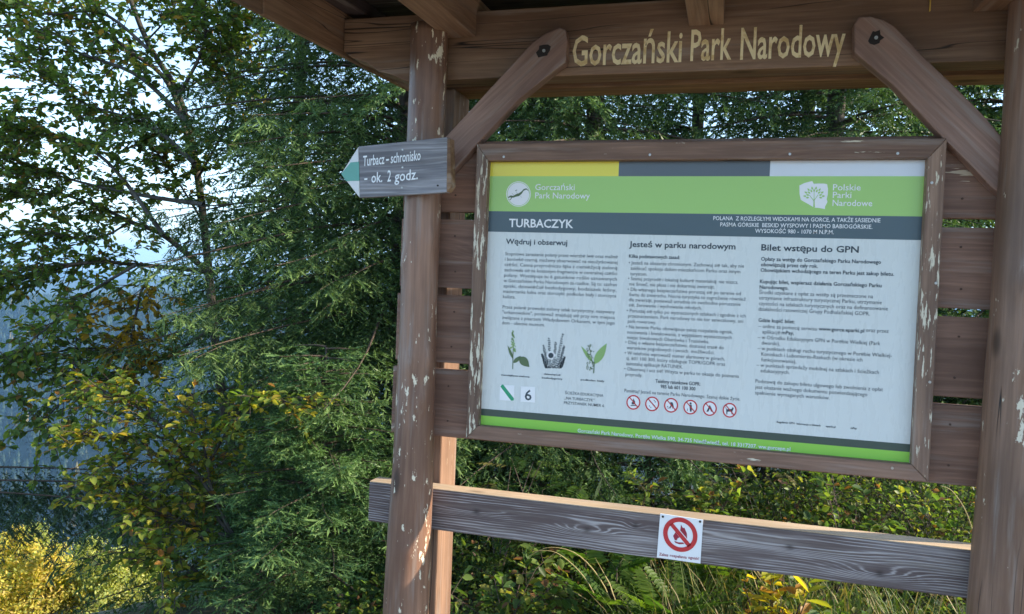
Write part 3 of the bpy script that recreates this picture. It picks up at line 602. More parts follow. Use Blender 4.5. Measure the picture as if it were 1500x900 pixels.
for w_ in (('Zakaz', 965.5, 813.8, 979, .0135, .012), ('rozpalania', 981.3, 815.6, 1006, .0135, .012), ('ognisk!', 1008, 818.6, 1024, .0135, .012)): text_block('lettering', [w_], YS - .0010, M['maroon'], plate)
for a, b in ((971, 757), (1025.5, 764.2)):
    p = on_y(a, b, YS); rel(disc('nail', p[0], p[2], .0038, YS - .0025, YS + .001, M['dark'], NF, 10), NF)

# ------------------------------------------------------------------ arrow-shaped trail sign on the left post
TSr = empty('trail_sign', (-.25, -.15, 1.90)); tag(TSr, 'grey wooden arrow trail sign with green striped tip on the log post', 'sign')
ya, yb = -.178, -.085                                   # right end nearer to the viewer than the tip
def on_sign(px, py, push=0.):
    # plane through the sign face: x from -.09 (y=ya) to -.49 (y=yb)
    n = np.array([yb - ya, .41, 0.]); n /= np.linalg.norm(n); p0 = np.array([-.09, ya, 2.0]) - n * push; d = ray(px, py)
    return CAM + d * ((p0 - CAM) @ n / (d @ n))
sn = np.array([yb - ya, .41, 0.]); sn /= np.linalg.norm(sn)
def slab(name, pts, t0, t1, mat, parent, grain=True, bev=.0015):
    org = np.array(parent_origin(parent)); F0 = [on_sign(a, b, t0) for a, b in pts]; B0 = [p + sn * (t1 + t0) for p in F0]
    c = np.mean(F0, 0); ax = F0[-1] - F0[0]; ax = np.array([-.41, yb - ya, 0.]); ax = -ax / np.linalg.norm(ax); az = np.array([0, 0, 1.])
    Rm = np.stack([ax, sn, np.cross(ax, sn)], 1)
    L = [(p - c) @ Rm for p in F0 + B0]; n = len(pts)
    F = [list(range(n)), list(range(2 * n - 1, n - 1, -1))] + [[(i + 1) % n, i, i + n, (i + 1) % n + n] for i in range(n)]
    o = mesh_py(name, L, F, mat, parent); o.location = Vector(c - org); o.rotation_euler = Matrix(Rm.tolist()).to_euler()
    import bmesh
    bm = bmesh.new(); bm.from_mesh(o.data); bmesh.ops.recalc_face_normals(bm, faces=bm.faces); bm.to_mesh(o.data); bm.free()
    if bev: bevel(o, bev, 1)
    return o
slab('sign_board', [(525, 215), (527, 290), (654, 282), (655, 201)], 0, .022, M['sign_wood'], TSr)
slab('arrow_tip', [(524.6, 215.5), (499.5, 255), (526.6, 290)], 0, .02, M['arrow_white'], TSr)
slab('green_stripe', [(513.5, 238.2), (525.6, 237.0), (526.2, 265.0), (507, 265.5), (499.8, 255)], .0012, .002, M['arrow_green'], TSr, bev=0)
slab('bracket', [(650, 203), (651, 283), (656, 280.5), (661, 273), (659, 203)], -.0015, .03, M['under'], TSr)
for a, b in ((589.5, 219.5), (589.5, 245.5), (588.5, 275), (641, 272)): 
    slab('screw', circ(a, b, 1.4, 8), .0015, .003, M['steel'] if a < 600 else M['dark'], TSr, bev=0)
def sign_text(rows):
    objs = []
    for s, x, by, x2, by2, size in rows:
        c = bpy.data.curves.new('t', 'FONT'); c.body = s; c.size = size; c.resolution_u = 2; c.offset = .012 * size
        o = bpy.data.objects.new('t', c); COL.objects.link(o); objs.append((o, x, by, x2, by2))
    bpy.context.view_layer.update(); dg = bpy.context.evaluated_depsgraph_get(); V, F, k = [], [], 0; org = np.array(parent_origin(TSr))
    for o, x, by, x2, by2 in objs:
        me = bpy.data.meshes.new_from_object(o.evaluated_get(dg)); co = np.array([v.co[:] for v in me.vertices])
        p0, p1 = on_sign(x, by, .0014), on_sign(x2, by2, .0014); w = co[:, 0].max()
        V.append(p0 + np.outer(co[:, 0] / w, p1 - p0) + np.outer(co[:, 1], [0, 0, 1])); F += [[i + k for i in p.vertices] for p in me.polygons]; k += len(co)
        q = o.data; bpy.data.objects.remove(o); bpy.data.curves.remove(q); bpy.data.meshes.remove(me)
    mesh_py('lettering', np.concatenate(V) - org, F, M['white'], TSr)
ROWS = ([('Turbacz', 531.5, 243.6, 563, 240.2, .052), ('-', 565, 239.5, 569.5, 239, .052), ('schronisko', 572, 239.3, 616, 234.5, .05), ('-', 533, 267.4, 538, 266.9, .05), ('ok.', 543.5, 267.9, 560, 266.6, .052), ('2', 567, 266.2, 572.5, 265.8, .056), ('godz.', 578, 266.3, 612, 262.6, .052)])
for r_ in ROWS: sign_text([r_])
flush_text()

# ------------------------------------------------------------------ vegetation builders
def needles(P0, P1, col, dens, ln, wd, rs, tipcol=None):
    """single-triangle needles around shoots P0->P1"""
    d = P1 - P0; L = np.linalg.norm(d, axis=1); n = np.maximum(3, (L * dens * rs.uniform(.8, 1.2, len(L))).astype(int)); idx = np.repeat(np.arange(len(L)), n)
    s = rs.random(len(idx)); p = P0[idx] + d[idx] * s[:, None]; ax = d[idx] / (L[idx][:, None] + 1e-9)
    r = rs.normal(size=(len(idx), 3)); r[:, 2] = r[:, 2] * .55 + .2; r -= ax * (r * ax).sum(1)[:, None]; r /= np.linalg.norm(r, axis=1)[:, None] + 1e-9
    nd = ax * .58 + r * .82; l = ln * rs.uniform(.65, 1.2, len(idx)); side = np.cross(nd, rs.normal(size=nd.shape)); side /= np.linalg.norm(side, axis=1)[:, None] + 1e-9
    w = wd * rs.uniform(.8, 1.3, len(idx)); V = np.stack([p - side * w[:, None] / 2, p + side * w[:, None] / 2, p + nd * l[:, None]], 1).reshape(-1, 3)
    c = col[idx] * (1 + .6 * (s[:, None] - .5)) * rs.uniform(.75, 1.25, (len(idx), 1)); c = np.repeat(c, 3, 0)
    k = L < .2; q0, qd, qL = P0[k], d[k], L[k]; ax = qd / qL[:, None]                       # the flat body of each short shoot
    sd_ = np.cross(ax, np.array([0, 0, 1.]) + rs.normal(0, .55, ax.shape)); sd_ /= np.linalg.norm(sd_, axis=1)[:, None] + 1e-9
    hw = (np.clip(.065 * qL, .003, .0065) * (wd / .0045) ** .5)[:, None] * rs.uniform(.75, 1.2, (len(qL), 1)); mid = q0 + qd * .5
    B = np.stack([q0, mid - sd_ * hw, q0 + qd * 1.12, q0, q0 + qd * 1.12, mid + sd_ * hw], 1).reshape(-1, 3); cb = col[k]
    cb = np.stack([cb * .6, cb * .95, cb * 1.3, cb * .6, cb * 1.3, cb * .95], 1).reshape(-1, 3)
    return np.concatenate([V, B]), np.concatenate([c, cb])
def conifer(name, base, trunk_h, seed, zr, radius, label, group=None, dz=.22, per=5, sp2=.05, sp3=.038, dens=120, nl=.017, nw=.0028, r0=.10, colr=((.042, .09, .034), (.108, .185, .058)), extra=(), tipcol=(.18, .27, .085), face=None, droop=.55, lean=(0, 0), hang=.30, ls3=1., cap=.75):
    rs = np.random.default_rng(seed); base = np.array(base, float); E0 = empty(name, tuple(base)); tag(E0, label, 'tree', group)
    zs = np.linspace(-.3, trunk_h, 20); R_ = r0 * (1 - np.clip(zs, 0, None) / trunk_h) ** .9 + .006
    V, T = tube([np.stack([lean[0] * zs, lean[1] * zs, zs], -1)], [R_], 10); mesh_np('trunk', V, T, M['bark'], E0, smooth=True)
    tocam = math.atan2(CAM[1] - base[1], CAM[0] - base[0])
    br = []; h = zr[0]
    while h < zr[1]:
        for k in range(per):
            a = rs.uniform(0, 6.283); L = radius(h) * rs.uniform(.72, 1.12); off = abs(math.remainder(a - tocam, 2 * math.pi))
            dn = 1. if off < 1.9 else .45
            if face is not None and off > face: continue
            br.append((h + rs.uniform(-.08, .08), a, L, dn, rs.uniform(.75, 1.2) * droop))
        h += dz
    br += [(*e_[:3], 1., e_[3]) for e_ in extra]
    S0, S1, SC, paths, radii = [], [], [], [], []
    c0, c1, ct = map(np.array, (colr[0], colr[1], tipcol))
    for h, a, L, dn, dr in br:
        tt = np.linspace(0, 1, 10); hx = np.array([math.cos(a), math.sin(a)]); z = h + L * (.16 * tt - dr * tt ** 2 + .42 * dr * tt ** 3)
        wob = .05 * L * np.sin(tt * 4 + rs.uniform(0, 6)) * tt
        P = np.stack([lean[0] * h + hx[0] * L * tt - hx[1] * wob, lean[1] * h + hx[1] * L * tt + hx[0] * wob, z], -1)
        paths.append(P); radii.append(np.linspace(min(.006 + .007 * L, .017), .002, 10))
        n2 = max(4, int(L / sp2 * 2 * dn)); t2 = np.clip(np.linspace(.10, .99, n2) + rs.uniform(-.02, .02, n2), .05, 1)
        b = np.stack([np.interp(t2, tt, P[:, i]) for i in range(3)], -1)
        tg = np.gradient(P, axis=0); tg = np.stack([np.interp(t2, tt, tg[:, i]) for i in range(3)], -1); tg /= np.linalg.norm(tg, axis=1)[:, None]
        sd_ = np.cross(tg, [0, 0, 1]); sd_ /= np.linalg.norm(sd_, axis=1)[:, None] + 1e-9; sg = np.where(np.arange(n2) % 2 == 0, 1., -1.)[:, None]
        l2 = (L * .34 * (1 - t2) ** .75 + .09) * rs.uniform(.6, 1.15, n2) * np.minimum(1, t2 * 3 + .3); l2 = np.minimum(l2, cap * rs.uniform(.6, 1.1, n2))
        d2 = tg * .62 + sd_ * sg * .80 + np.stack([rs.normal(0, .12, n2), rs.normal(0, .12, n2), rs.normal(-hang, .22, n2)], -1); d2 /= np.linalg.norm(d2, axis=1)[:, None]
        e = b + d2 * l2[:, None]; e[:, 2] -= .75 * hang * l2
        shade = rs.uniform(.0, 1., (n2, 1)); cc = c0 * (1 - shade) + c1 * shade
        S0.append(b); S1.append(e); SC.append(cc)
        S0.append(P[2:-1]); S1.append(P[3:]); SC.append(np.repeat(cc[:1], len(P) - 3, 0))
        n3 = np.maximum(2, (l2 / sp3 * 2 * .5).astype(int) * 2); ix = np.repeat(np.arange(n2), n3); u = rs.uniform(.12, 1., len(ix))
        b3 = b[ix] + (e[ix] - b[ix]) * u[:, None]; s3 = np.cross(d2[ix], [0, 0, 1.]); s3 /= np.linalg.norm(s3, axis=1)[:, None] + 1e-9
        g3 = np.where(rs.random(len(ix)) < .5, 1., -1.)[:, None]; d3 = d2[ix] * .75 + s3 * g3 * .66 + rs.normal(0, .16, (len(ix), 3)) + np.array([0, 0, -.4 * hang]); d3 /= np.linalg.norm(d3, axis=1)[:, None]
        l3 = rs.uniform(.045, .10, len(ix)) * (1.15 - .4 * u) * ls3; S0.append(b3); S1.append(b3 + d3 * l3[:, None])
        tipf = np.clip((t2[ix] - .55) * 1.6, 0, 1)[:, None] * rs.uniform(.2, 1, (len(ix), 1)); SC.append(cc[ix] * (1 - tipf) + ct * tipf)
    S0, S1, SC = np.concatenate(S0), np.concatenate(S1), np.concatenate(SC)
    V, T = tube(paths, radii, 4); tag(mesh_np('branches', V, T, M['twig'], E0, smooth=True), kind='stuff')
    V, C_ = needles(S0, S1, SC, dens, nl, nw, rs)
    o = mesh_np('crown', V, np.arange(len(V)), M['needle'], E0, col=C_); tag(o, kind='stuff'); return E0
def leaves(P, D, N, size, col, rs, aspect=.62, fold=.18):
    """folded oval leaves: base points P, directions D, normals N"""
    D = D / (np.linalg.norm(D, axis=1)[:, None] + 1e-9); Sd = np.cross(D, N); Sd /= np.linalg.norm(Sd, axis=1)[:, None] + 1e-9; Nn = np.cross(Sd, D)
    s = size[:, None]; w = s * aspect / 2
    b = P; tip = P + D * s - Nn * s * .08
    l1 = P + D * s * .33 + Sd * w + Nn * w * fold * 2; l2 = P + D * s * .70 + Sd * w * .82 + Nn * w * fold * 2
    r1 = P + D * s * .33 - Sd * w + Nn * w * fold * 2; r2 = P + D * s * .70 - Sd * w * .82 + Nn * w * fold * 2
    V = np.stack([b, l1, l2, tip, r2, r1], 1).reshape(-1, 3); k = np.arange(len(P))[:, None] * 6
    T = np.concatenate([k + [0, 3, 1], k + [1, 3, 2], k + [0, 5, 3], k + [5, 4, 3]]); return V, T, np.repeat(col, 6, 0)
def pick(rs, n, pal, wts):
    pal = np.array(pal); return pal[rs.choice(len(pal), n, p=np.array(wts) / sum(wts))] * rs.uniform(.7, 1.25, (n, 1))
def leafy_twigs(limbs, rs, n_sub, sub_len, step, size, flat=.35):
    """side twigs from limb paths with alternate leaves; returns twig paths and leaf arrays"""
    paths, LP, LD, LN = [], [], [], []
    for P, w in limbs:
        m = max(2, int(n_sub * w)); L = np.linalg.norm(np.diff(P, axis=0), axis=1).sum()
        for _ in range(m):
            u = rs.uniform(.12, 1.) ** .8; i = u * (len(P) - 1); a = P[int(i)] + (P[min(int(i) + 1, len(P) - 1)] - P[int(i)]) * (i % 1)
            tg = P[min(int(i) + 1, len(P) - 1)] - P[max(int(i) - 1, 0)]; tg /= np.linalg.norm(tg) + 1e-9
            d = tg * .7 + rs.normal(0, .75, 3) * np.array([1, 1, .55]); d /= np.linalg.norm(d); l = sub_len * rs.uniform(.4, 1.25)
            k = 7; q = np.linspace(0, 1, k)[:, None]; curve = a + d * l * q + rs.normal(0, .05 * l, 3) * q ** 2 + np.array([0, 0, -.12 * l]) * q ** 2; paths.append(curve)
            subs = [curve]
            for _ in range(int(l / .14)):
                v = rs.uniform(.2, .95) * (k - 1); s0 = curve[int(v)]; dd = d * .6 + rs.normal(0, .6, 3) * np.array([1, 1, .5]); dd /= np.linalg.norm(dd); ll = l * rs.uniform(.2, .45)
                c2_ = s0 + dd * ll * np.linspace(0, 1, 4)[:, None]; subs.append(c2_); paths.append(c2_)
            for c_ in subs:
                ll = np.linalg.norm(c_[-1] - c_[0]); n = max(2, int(ll / step)); x = rs.uniform(.1, 1, n) * (len(c_) - 1); xi = np.minimum(x.astype(int), len(c_) - 2)
                p = c_[xi] + (c_[xi + 1] - c_[xi]) * (x - xi)[:, None]; dd = c_[-1] - c_[0]; dd = dd / (np.linalg.norm(dd) + 1e-9)
                sd_ = np.cross(dd, [0, 0, 1]); sgn = np.where(np.arange(n) % 2 == 0, 1, -1)[:, None]
                LP.append(p); LD.append(dd * .6 + sd_ * sgn * .8 + rs.normal(0, .35, (n, 3)) + np.array([0, 0, -.25])); LN.append(np.array([0, 0, 1.]) + rs.normal(0, flat, (n, 3)))
    return paths, np.concatenate(LP), np.concatenate(LD), np.concatenate(LN)

# ------------------------------------------------------------------ spruces
def gz(x, y): return float(ground_z(x, y))
def rad_cone(R, H, low=1.): return lambda h: max(.25, R * (1 - h / H)) * low
pA = at(585, 450, 6.7); zA = gz(pA[0], pA[1])
conifer('spruce_tree', (pA[0], pA[1], zA), 11, 21, (.3, 6.6), lambda h: 2.35 * (1 - .03 * h), 'tall dark spruce left of the shelter with dense drooping sprays', dz=.16, per=7, sp2=.072, sp3=.066, dens=52, nl=.0275, nw=.0078, face=1.75, hang=.45)
pE = at(-400, 450, 6.3); aE = math.atan2(*(at(150, 700, 5.6) - pE)[[1, 0]]); zE = gz(pE[0], pE[1]); hE = at(-400, 722, 6.3)[2] - zE
conifer('spruce_tree', (pE[0], pE[1], zE), 9, 26, (.5, 6.), lambda h: 1.25 * (1 - h / 9.), 'spruce at the far left edge reaching a long hanging branch into view', dz=.6, per=3, sp2=.055, sp3=.055, dens=70, nl=.028, nw=.0078, hang=.75, cap=.40, colr=((.03, .065, .035), (.06, .11, .05)), tipcol=(.08, .14, .06),
        extra=[(hE + .07 * k, aE + da, L_, .16) for k, (da, L_) in enumerate(((-.03, 4.1), (.02, 4.4), (.07, 3.8)))])
pB = at(860, 450, 6.3); conifer('spruce_tree', (pB[0], pB[1], gz(pB[0], pB[1])), 10, 22, (.3, 4.6), lambda h: 1.8 * (1 - .04 * h), 'dark spruce directly behind the information board', dz=.16, per=7, sp2=.1, sp3=.078, dens=54, nl=.033, nw=.0105, face=1.8, hang=.5)
pC = at(1210, 450, 6.9); conifer('spruce_tree', (pC[0], pC[1], gz(pC[0], pC[1])), 11, 23, (.3, 4.8), lambda h: 1.9 * (1 - .04 * h), 'spruce behind the right end of the board with sunlit tips', dz=.15, per=7, sp2=.105, sp3=.08, dens=52, nl=.035, nw=.011, face=1.8, hang=.5)
for k, (px, dp, lb) in enumerate(((430, 9.3, 'spruce deeper in the wood between the beech and the tall spruce'), (640, 9.0, 'spruce deeper in the wood behind the left log post'), (1480, 7.6, 'spruce behind the right log post'), (1010, 9.6, 'spruce deeper in the wood behind the middle of the board'), (1330, 10.2, 'spruce deeper in the wood behind the right brace'), (830, 9.0, 'spruce deeper in the wood behind the left brace'), (1170, 9.3, 'spruce deeper in the wood seen above the tree emblem'))):
    p = at(px, 450, dp); conifer('spruce_tree', (p[0], p[1], gz(p[0], p[1])), 13, 50 + k, (.6 if k < 3 else 1.8, 8.0 if k < 2 else 6.), lambda h: 1.9 * (1 - .06 * h), lb, 'spruces deeper in the wood', dz=.2, per=8, sp2=.15, sp3=.095, dens=36, nl=.055, nw=.02, face=1.8, hang=.55, ls3=1.5)
pD = at(480, 450, 4.9); zD = gz(pD[0], pD[1]); yc = ((.065, .14, .055), (.14, .25, .08))
conifer('young_spruce', (pD[0], pD[1], zD), 1.60, 24, (.12, 1.6), lambda h: .8 * (1 - h / 2.0) + .1, 'young bright green spruce in front of the tall spruce', dz=.075, per=7, sp2=.055, sp3=.04, dens=85, nl=.021, nw=.0055, r0=.018, colr=yc, droop=.25, face=2.2, hang=.15)
for k, (px, dp, H, lb) in enumerate(((960, 5.6, 1.25, 'young spruce behind the middle of the board'), (1130, 5.9, 1.1, 'young spruce behind the no fires sign, in the undergrowth'), (800, 5.5, 1.0, 'young spruce in shade behind the left part of the rail'))):
    p = at(px, 450, dp); conifer('young_spruce', (p[0], p[1], gz(p[0], p[1])), H + .1, 30 + k, (.1, H), lambda h: .75 * (1 - h / (H + .3)) + .08, lb, 'young spruces behind the board', dz=.13, per=6, sp2=.07, sp3=.05, dens=60, nl=.026, nw=.0072, r0=.025, colr=yc, droop=.25)
for k, (x, y, lb) in enumerate(((5.0, 7.6, 'spruce at the back right behind the other spruces'),)):
    conifer('spruce_tree', (x, y, gz(x, y)), 10, 40 + k, (.4, 8.5), lambda h: 1.7 * (1 - h / 10.5) + .1, lb, dz=.4, per=5, sp2=.16, sp3=.09, dens=45, nl=.035, nw=.012)

# ------------------------------------------------------------------ beech tree
rs = np.random.default_rng(5)
BE = empty('beech_tree', tuple(at(415, 1120, 7.4))); tag(BE, 'beech tree with thin spreading limbs and turning leaves at the left', 'tree')
bo = np.array(BE.location)
def limb(px, d0, d1, n=18):
    ds = np.linspace(d0, d1, len(px)); return smooth_path([at(x, y, d) for (x, y), d in zip(px, ds)], n)
trunk_p = limb([(415, 1120), (388, 880), (352, 720), (322, 560), (306, 400), (290, 260), (262, 140), (215, 60), (170, -60)], 7.4, 7.4, 30)
LM = [(limb([(290, 262), (250, 128), (190, 75), (133, 27), (90, -40)], 7.4, 7.2), .03, 1.1), (limb([(306, 400), (240, 345), (190, 325), (150, 305), (90, 285), (15, 270)], 7.4, 7.0), .03, 1.2),
      (limb([(309, 398), (200, 388), (130, 385), (60, 402), (-10, 426)], 7.4, 6.8), .024, .8), (limb([(130, 385), (60, 392), (-10, 399)], 7.0, 6.8), .016, .3),
      (limb([(316, 480), (290, 495), (240, 525), (190, 540), (140, 562), (90, 590), (55, 630)], 7.2, 5.9), .02, .9), (limb([(240, 525), (200, 520), (140, 510), (60, 520), (0, 540)], 6.6, 6.4), .014, 1.0),
      (limb([(275, 180), (200, 110), (100, 70), (20, 5)], 6.5, 7.2), .024, 1.0), (limb([(298, 300), (200, 285), (100, 262), (0, 225)], 6.4, 7.2), .022, 1.2), (limb([(285, 240), (220, 185), (120, 150), (40, 95)], 6.4, 7.0), .022, 1.2),
      (limb([(225, 80), (150, 20), (60, 20), (0, -10)], 6.8, 7.3), .018, .9), (limb([(262, 140), (300, 60), (290, -20)], 6.6, 6.4), .018, .8), (limb([(240, 345), (160, 240), (90, 200), (30, 190)], 6.3, 7.0), .02, 1.0),
      (limb([(290, 262), (335, 170), (335, 70)], 7.3, 6.8), .014, 1.1), (limb([(262, 140), (320, 90), (350, 20)], 7.3, 6.9), .012, 1.0), (limb([(300, 330), (250, 250), (210, 200)], 7.3, 6.8), .012, 1.0), (limb([(215, 60), (250, 20), (270, -30)], 7.2, 7.0), .010, .8), (limb([(190, 325), (140, 350), (60, 340), (10, 345)], 7.0, 6.8), .010, .8), (limb([(240, 390), (210, 420), (200, 460), (190, 500)], 6.2, 6.0), .012, .55), (limb([(200, 388), (130, 430), (70, 480), (20, 520)], 6.3, 6.2), .014, .7)]
V, T = tube([trunk_p - bo] + [p - bo for p, r, w in LM], [np.linspace(.055, .022, 30)] + [np.linspace(r, .005, len(p)) for p, r, w in LM], 7)
mesh_np('trunk', V, T, M['bark'], BE, smooth=True)
paths, LP, LD, LN = leafy_twigs([(p, w) for p, r, w in LM], rs, 41, .6, .034, .06)
V, T = tube([p - bo for p in paths], [np.linspace(.0045, .0016, len(p)) for p in paths], 3); mesh_np('twigs', V, T, M['twig'], BE)
n = len(LP); col = pick(rs, n, [(.12, .20, .06), (.18, .26, .07), (.31, .31, .075), (.38, .21, .065)], [.5, .34, .1, .06])
near = np.linalg.norm(LP - at(205, 490, 6.05), axis=1) < .42; col[near] = pick(rs, near.sum(), [(.42, .25, .03), (.30, .20, .03), (.10, .11, .02)], [.5, .3, .2])
V, T, C_ = leaves(LP - bo, LD, LN, rs.uniform(.045, .078, n), col, rs); tag(mesh_np('crown', V, T, M['leaf'], BE, col=C_), kind='stuff')

# beech shrub in front with yellow-green leaves
SB = empty('beech_shrub', tuple(at(385, 1130, 4.9))); tag(SB, 'yellow-green beech shrub in front of the dark spruce', 'shrub'); bo = np.array(SB.location)
LM = [(limb([(385, 1130), (388, 860), (345, 790), (312, 725), (300, 660), (280, 600)], 4.9, 4.8), .02, 1.0), (limb([(386, 870), (310, 800), (260, 765), (200, 735)], 4.9, 4.7), .016, 1.1), (limb([(350, 800), (270, 700), (200, 650), (130, 640)], 4.9, 4.7), .014, 1.15),
      (limb([(320, 740), (250, 640), (190, 590), (130, 570)], 4.85, 4.8), .012, 1.0), (limb([(380, 880), (310, 850), (260, 820), (230, 815)], 4.9, 4.6), .012, .9), (limb([(305, 680), (340, 620), (370, 580), (420, 590)], 4.85, 4.6), .010, .7), (limb([(345, 790), (260, 760), (200, 720), (160, 700)], 4.85, 4.7), .012, .9)]
V, T = tube([p - bo for p, r, w in LM], [np.linspace(r, .004, len(p)) for p, r, w in LM], 6); mesh_np('stems', V, T, M['bark'], SB, smooth=True)
paths, LP, LD, LN = leafy_twigs([(p, w) for p, r, w in LM], rs, 40, .36, .03, .06)
V, T = tube([p - bo for p in paths], [np.linspace(.004, .0015, len(p)) for p in paths], 3); mesh_np('twigs', V, T, M['twig'], SB)
n = len(LP); col = pick(rs, n, [(.12, .20, .045), (.24, .30, .055), (.42, .39, .06), (.54, .40, .06), (.30, .15, .04)], [.28, .36, .22, .1, .04])
V, T, C_ = leaves(LP - bo, LD, LN, rs.uniform(.038, .066, n), col, rs); tag(mesh_np('crown', V, T, M['leaf'], SB, col=C_), kind='stuff')

# ------------------------------------------------------------------ sunlit saplings lower on the slope
def sapling(px, depth, H, R, seed, pal, wts, label, n=4200, name='larch_sapling', ls=.07):
    p = at(px, 450, depth); x, y = p[0], p[1]; z = gz(x, y); rs = np.random.default_rng(seed); E0 = empty(name, (x, y, z)); tag(E0, label, 'tree', 'sunlit saplings on the slope below')
    paths, radii = [np.array([[0, 0, -.2], [.03, 0, H * .5], [0, .03, H]])], [np.array([.035, .022, .006])]; LP = []
    for _ in range(70):
        h = H * rs.uniform(.05, .97); a = rs.uniform(0, 6.28); L = R * (1 - h / H) ** .8 * rs.uniform(.6, 1.15) + .12; q = np.linspace(0, 1, 6)
        P = np.stack([np.cos(a) * L * q, np.sin(a) * L * q, h + L * (.35 * q - .3 * q ** 2)], -1); paths.append(P); radii.append(np.linspace(.009, .002, 6))
        m = int(n / 70); u = rs.random(m) ** .7; LP.append(np.stack([np.interp(u, q, P[:, i]) for i in range(3)], -1) + rs.normal(0, .07, (m, 3)) * np.array([1, 1, .8]))
    V, T = tube(paths, radii, 4); mesh_np('trunk', V, T, M['twig'], E0, smooth=True)
    LP = np.concatenate(LP); m = len(LP); V, T, C_ = leaves(LP, rs.normal(0, 1, (m, 3)), rs.normal(0, 1, (m, 3)), rs.uniform(.6, 1.3, m) * ls, pick(rs, m, pal, wts), rs, .5)
    tag(mesh_np('crown', V, T, M['leaf'], E0, col=C_), kind='stuff')
yel = [(.68, .56, .14), (.58, .54, .13), (.38, .42, .12), (.70, .54, .17)]; gre = [(.46, .50, .16), (.32, .38, .13), (.58, .56, .2)]
def top_at(px, py, depth):
    p = at(px, py, depth); return p[2] - gz(p[0], p[1])
for k, (px, py, dp, R, pal, lb) in enumerate(((30, 775, 13.5, 1.0, yel, 'golden sunlit sapling at the lower left corner'), (85, 800, 13.4, 1.0, yel, 'yellow sapling between two greener ones at lower left'), (140, 790, 14.5, 1.1, gre, 'pale green sunlit sapling right of the golden ones'),
                                               (-40, 800, 12.5, 1.0, yel, 'yellow sapling cut by the left edge of the picture'), (60, 765, 17, 1.2, gre, 'light green sapling behind the golden saplings'), (205, 815, 14, 1.0, gre, 'green sapling seen under the beech shrub'), (115, 840, 14.2, 1.0, yel, 'nearest yellow sapling below the hanging spruce branch'), (175, 850, 13.6, 1.0, gre, 'low green sapling at the bottom edge below the beech shrub'), (20, 845, 14.2, 1.0, yel, 'low pale green sapling at the bottom left corner'), (0, 790, 19, 1.3, gre, 'farthest light green sapling at the lower left'))):
    sapling(px, dp, max(1.0, top_at(px, py, dp)), R, 60 + k, pal, [.35, .3, .2, .15][:len(pal)], lb, name='larch_sapling')

# ------------------------------------------------------------------ undergrowth behind the board
rs = np.random.default_rng(12)
def undergrowth():
    N = 2900; x = rs.uniform(-1.2, 3.6, N); y = rs.uniform(.75, 3.4, N); z = ground_z(x, y)
    hh = .16 + .42 * smooth01(y, .9, 2.6) + .18 * smooth01(x, .9, 1.8) * smooth01(y, 1.1, 2.0) * (1 - smooth01(x, 2.2, 2.8)); hh = hh * (1 - .45 * smooth01(x, 2.2, 3.0)); hh = hh * (.72 + .5 * np.sin(x * 3.1 + 1.7 * np.sin(y * 2.3)) * np.sin(y * 3.7 + x)); LP, paths = [], []; gap = np.sin(x * 5.3 + y * 2.1) * np.sin(y * 4.9 - x * 1.3) > .62; hh = np.where(gap, hh * .4, hh)
    for i in range(N):
        m = 15; h = hh[i] * rs.uniform(.5, 1.15); d = rs.normal(0, .35, 2); q = np.linspace(0, 1, 4)
        P = np.stack([x[i] + d[0] * h * q ** 1.5, y[i] + d[1] * h * q ** 1.5, z[i] + h * q], -1); paths.append(P)
        u = rs.uniform(.25, 1, m); LP.append(np.stack([np.interp(u, q, P[:, k]) for k in range(3)], -1) + rs.normal(0, .035, (m, 3)))
    V, T = tube(paths, [np.linspace(.003, .001, 4)] * N, 3); LP = np.concatenate(LP); n = len(LP)
    D = rs.normal(0, 1, (n, 3)); D[:, 2] = D[:, 2] * .5 + .3
    V2, T2, C2 = leaves(LP, D, np.array([0, 0, 1.]) + rs.normal(0, .5, (n, 3)), rs.uniform(.018, .05, n), (pick(rs, n, [(.08, .145, .038), (.13, .20, .045), (.22, .24, .06), (.17, .09, .05)], [.4, .35, .18, .07]) * (.65 + .7 * rs.random(N))[np.repeat(np.arange(N), 15)][:, None]), rs)
    tag(mesh_np('bilberry_undergrowth', np.concatenate([V, V2]), np.concatenate([T, T2 + len(V)]), M['leaf'], col=np.concatenate([np.full((len(V), 3), .05), C2])), 'low leafy bilberry undergrowth behind the rail', 'undergrowth', kind='stuff')
undergrowth()
def grass(name, label, x0, x1, y0, y1, N, hmin, hmax, pal, wts, seed):
    rs = np.random.default_rng(seed); x, y = rs.uniform(x0, x1, N), rs.uniform(y0, y1, N); c = rs.integers(0, max(1, N // 25), N); cx, cy = rs.uniform(x0, x1, N // 25 + 1), rs.uniform(y0, y1, N // 25 + 1)
    k = rs.random(N) < .7; x = np.where(k, cx[c] + rs.normal(0, .05, N), x); y = np.where(k, cy[c] + rs.normal(0, .05, N), y); z = ground_z(x, y) - .02
    h = rs.uniform(hmin, hmax, N); a = rs.uniform(0, 6.28, N); bend = rs.uniform(.15, .8, N) * h; d = np.stack([np.cos(a), np.sin(a), np.zeros(N)], -1); s = np.stack([-np.sin(a), np.cos(a), np.zeros(N)], -1) * rs.uniform(.0025, .005, N)[:, None]
    b = np.stack([x, y, z], -1); V = []
    for t_, w in ((0, 1), (.4, .9), (.75, .6), (1, .08)):
        p = b + d * (bend * t_ ** 2)[:, None]; p[:, 2] += h * (t_ - .25 * t_ ** 3 * (bend / h)); V += [p - s * w, p + s * w]
    V = np.stack(V, 1).reshape(-1, 3); q = np.arange(N)[:, None] * 8; T = np.concatenate([q + [i, i + 1, i + 3, i + 2] for i in (0, 2, 4)])
    return tag(mesh_np(name, V, T, M['grass'], col=np.repeat(pick(rs, N, pal, wts), 8, 0), n=4), label, 'grass', kind='stuff')
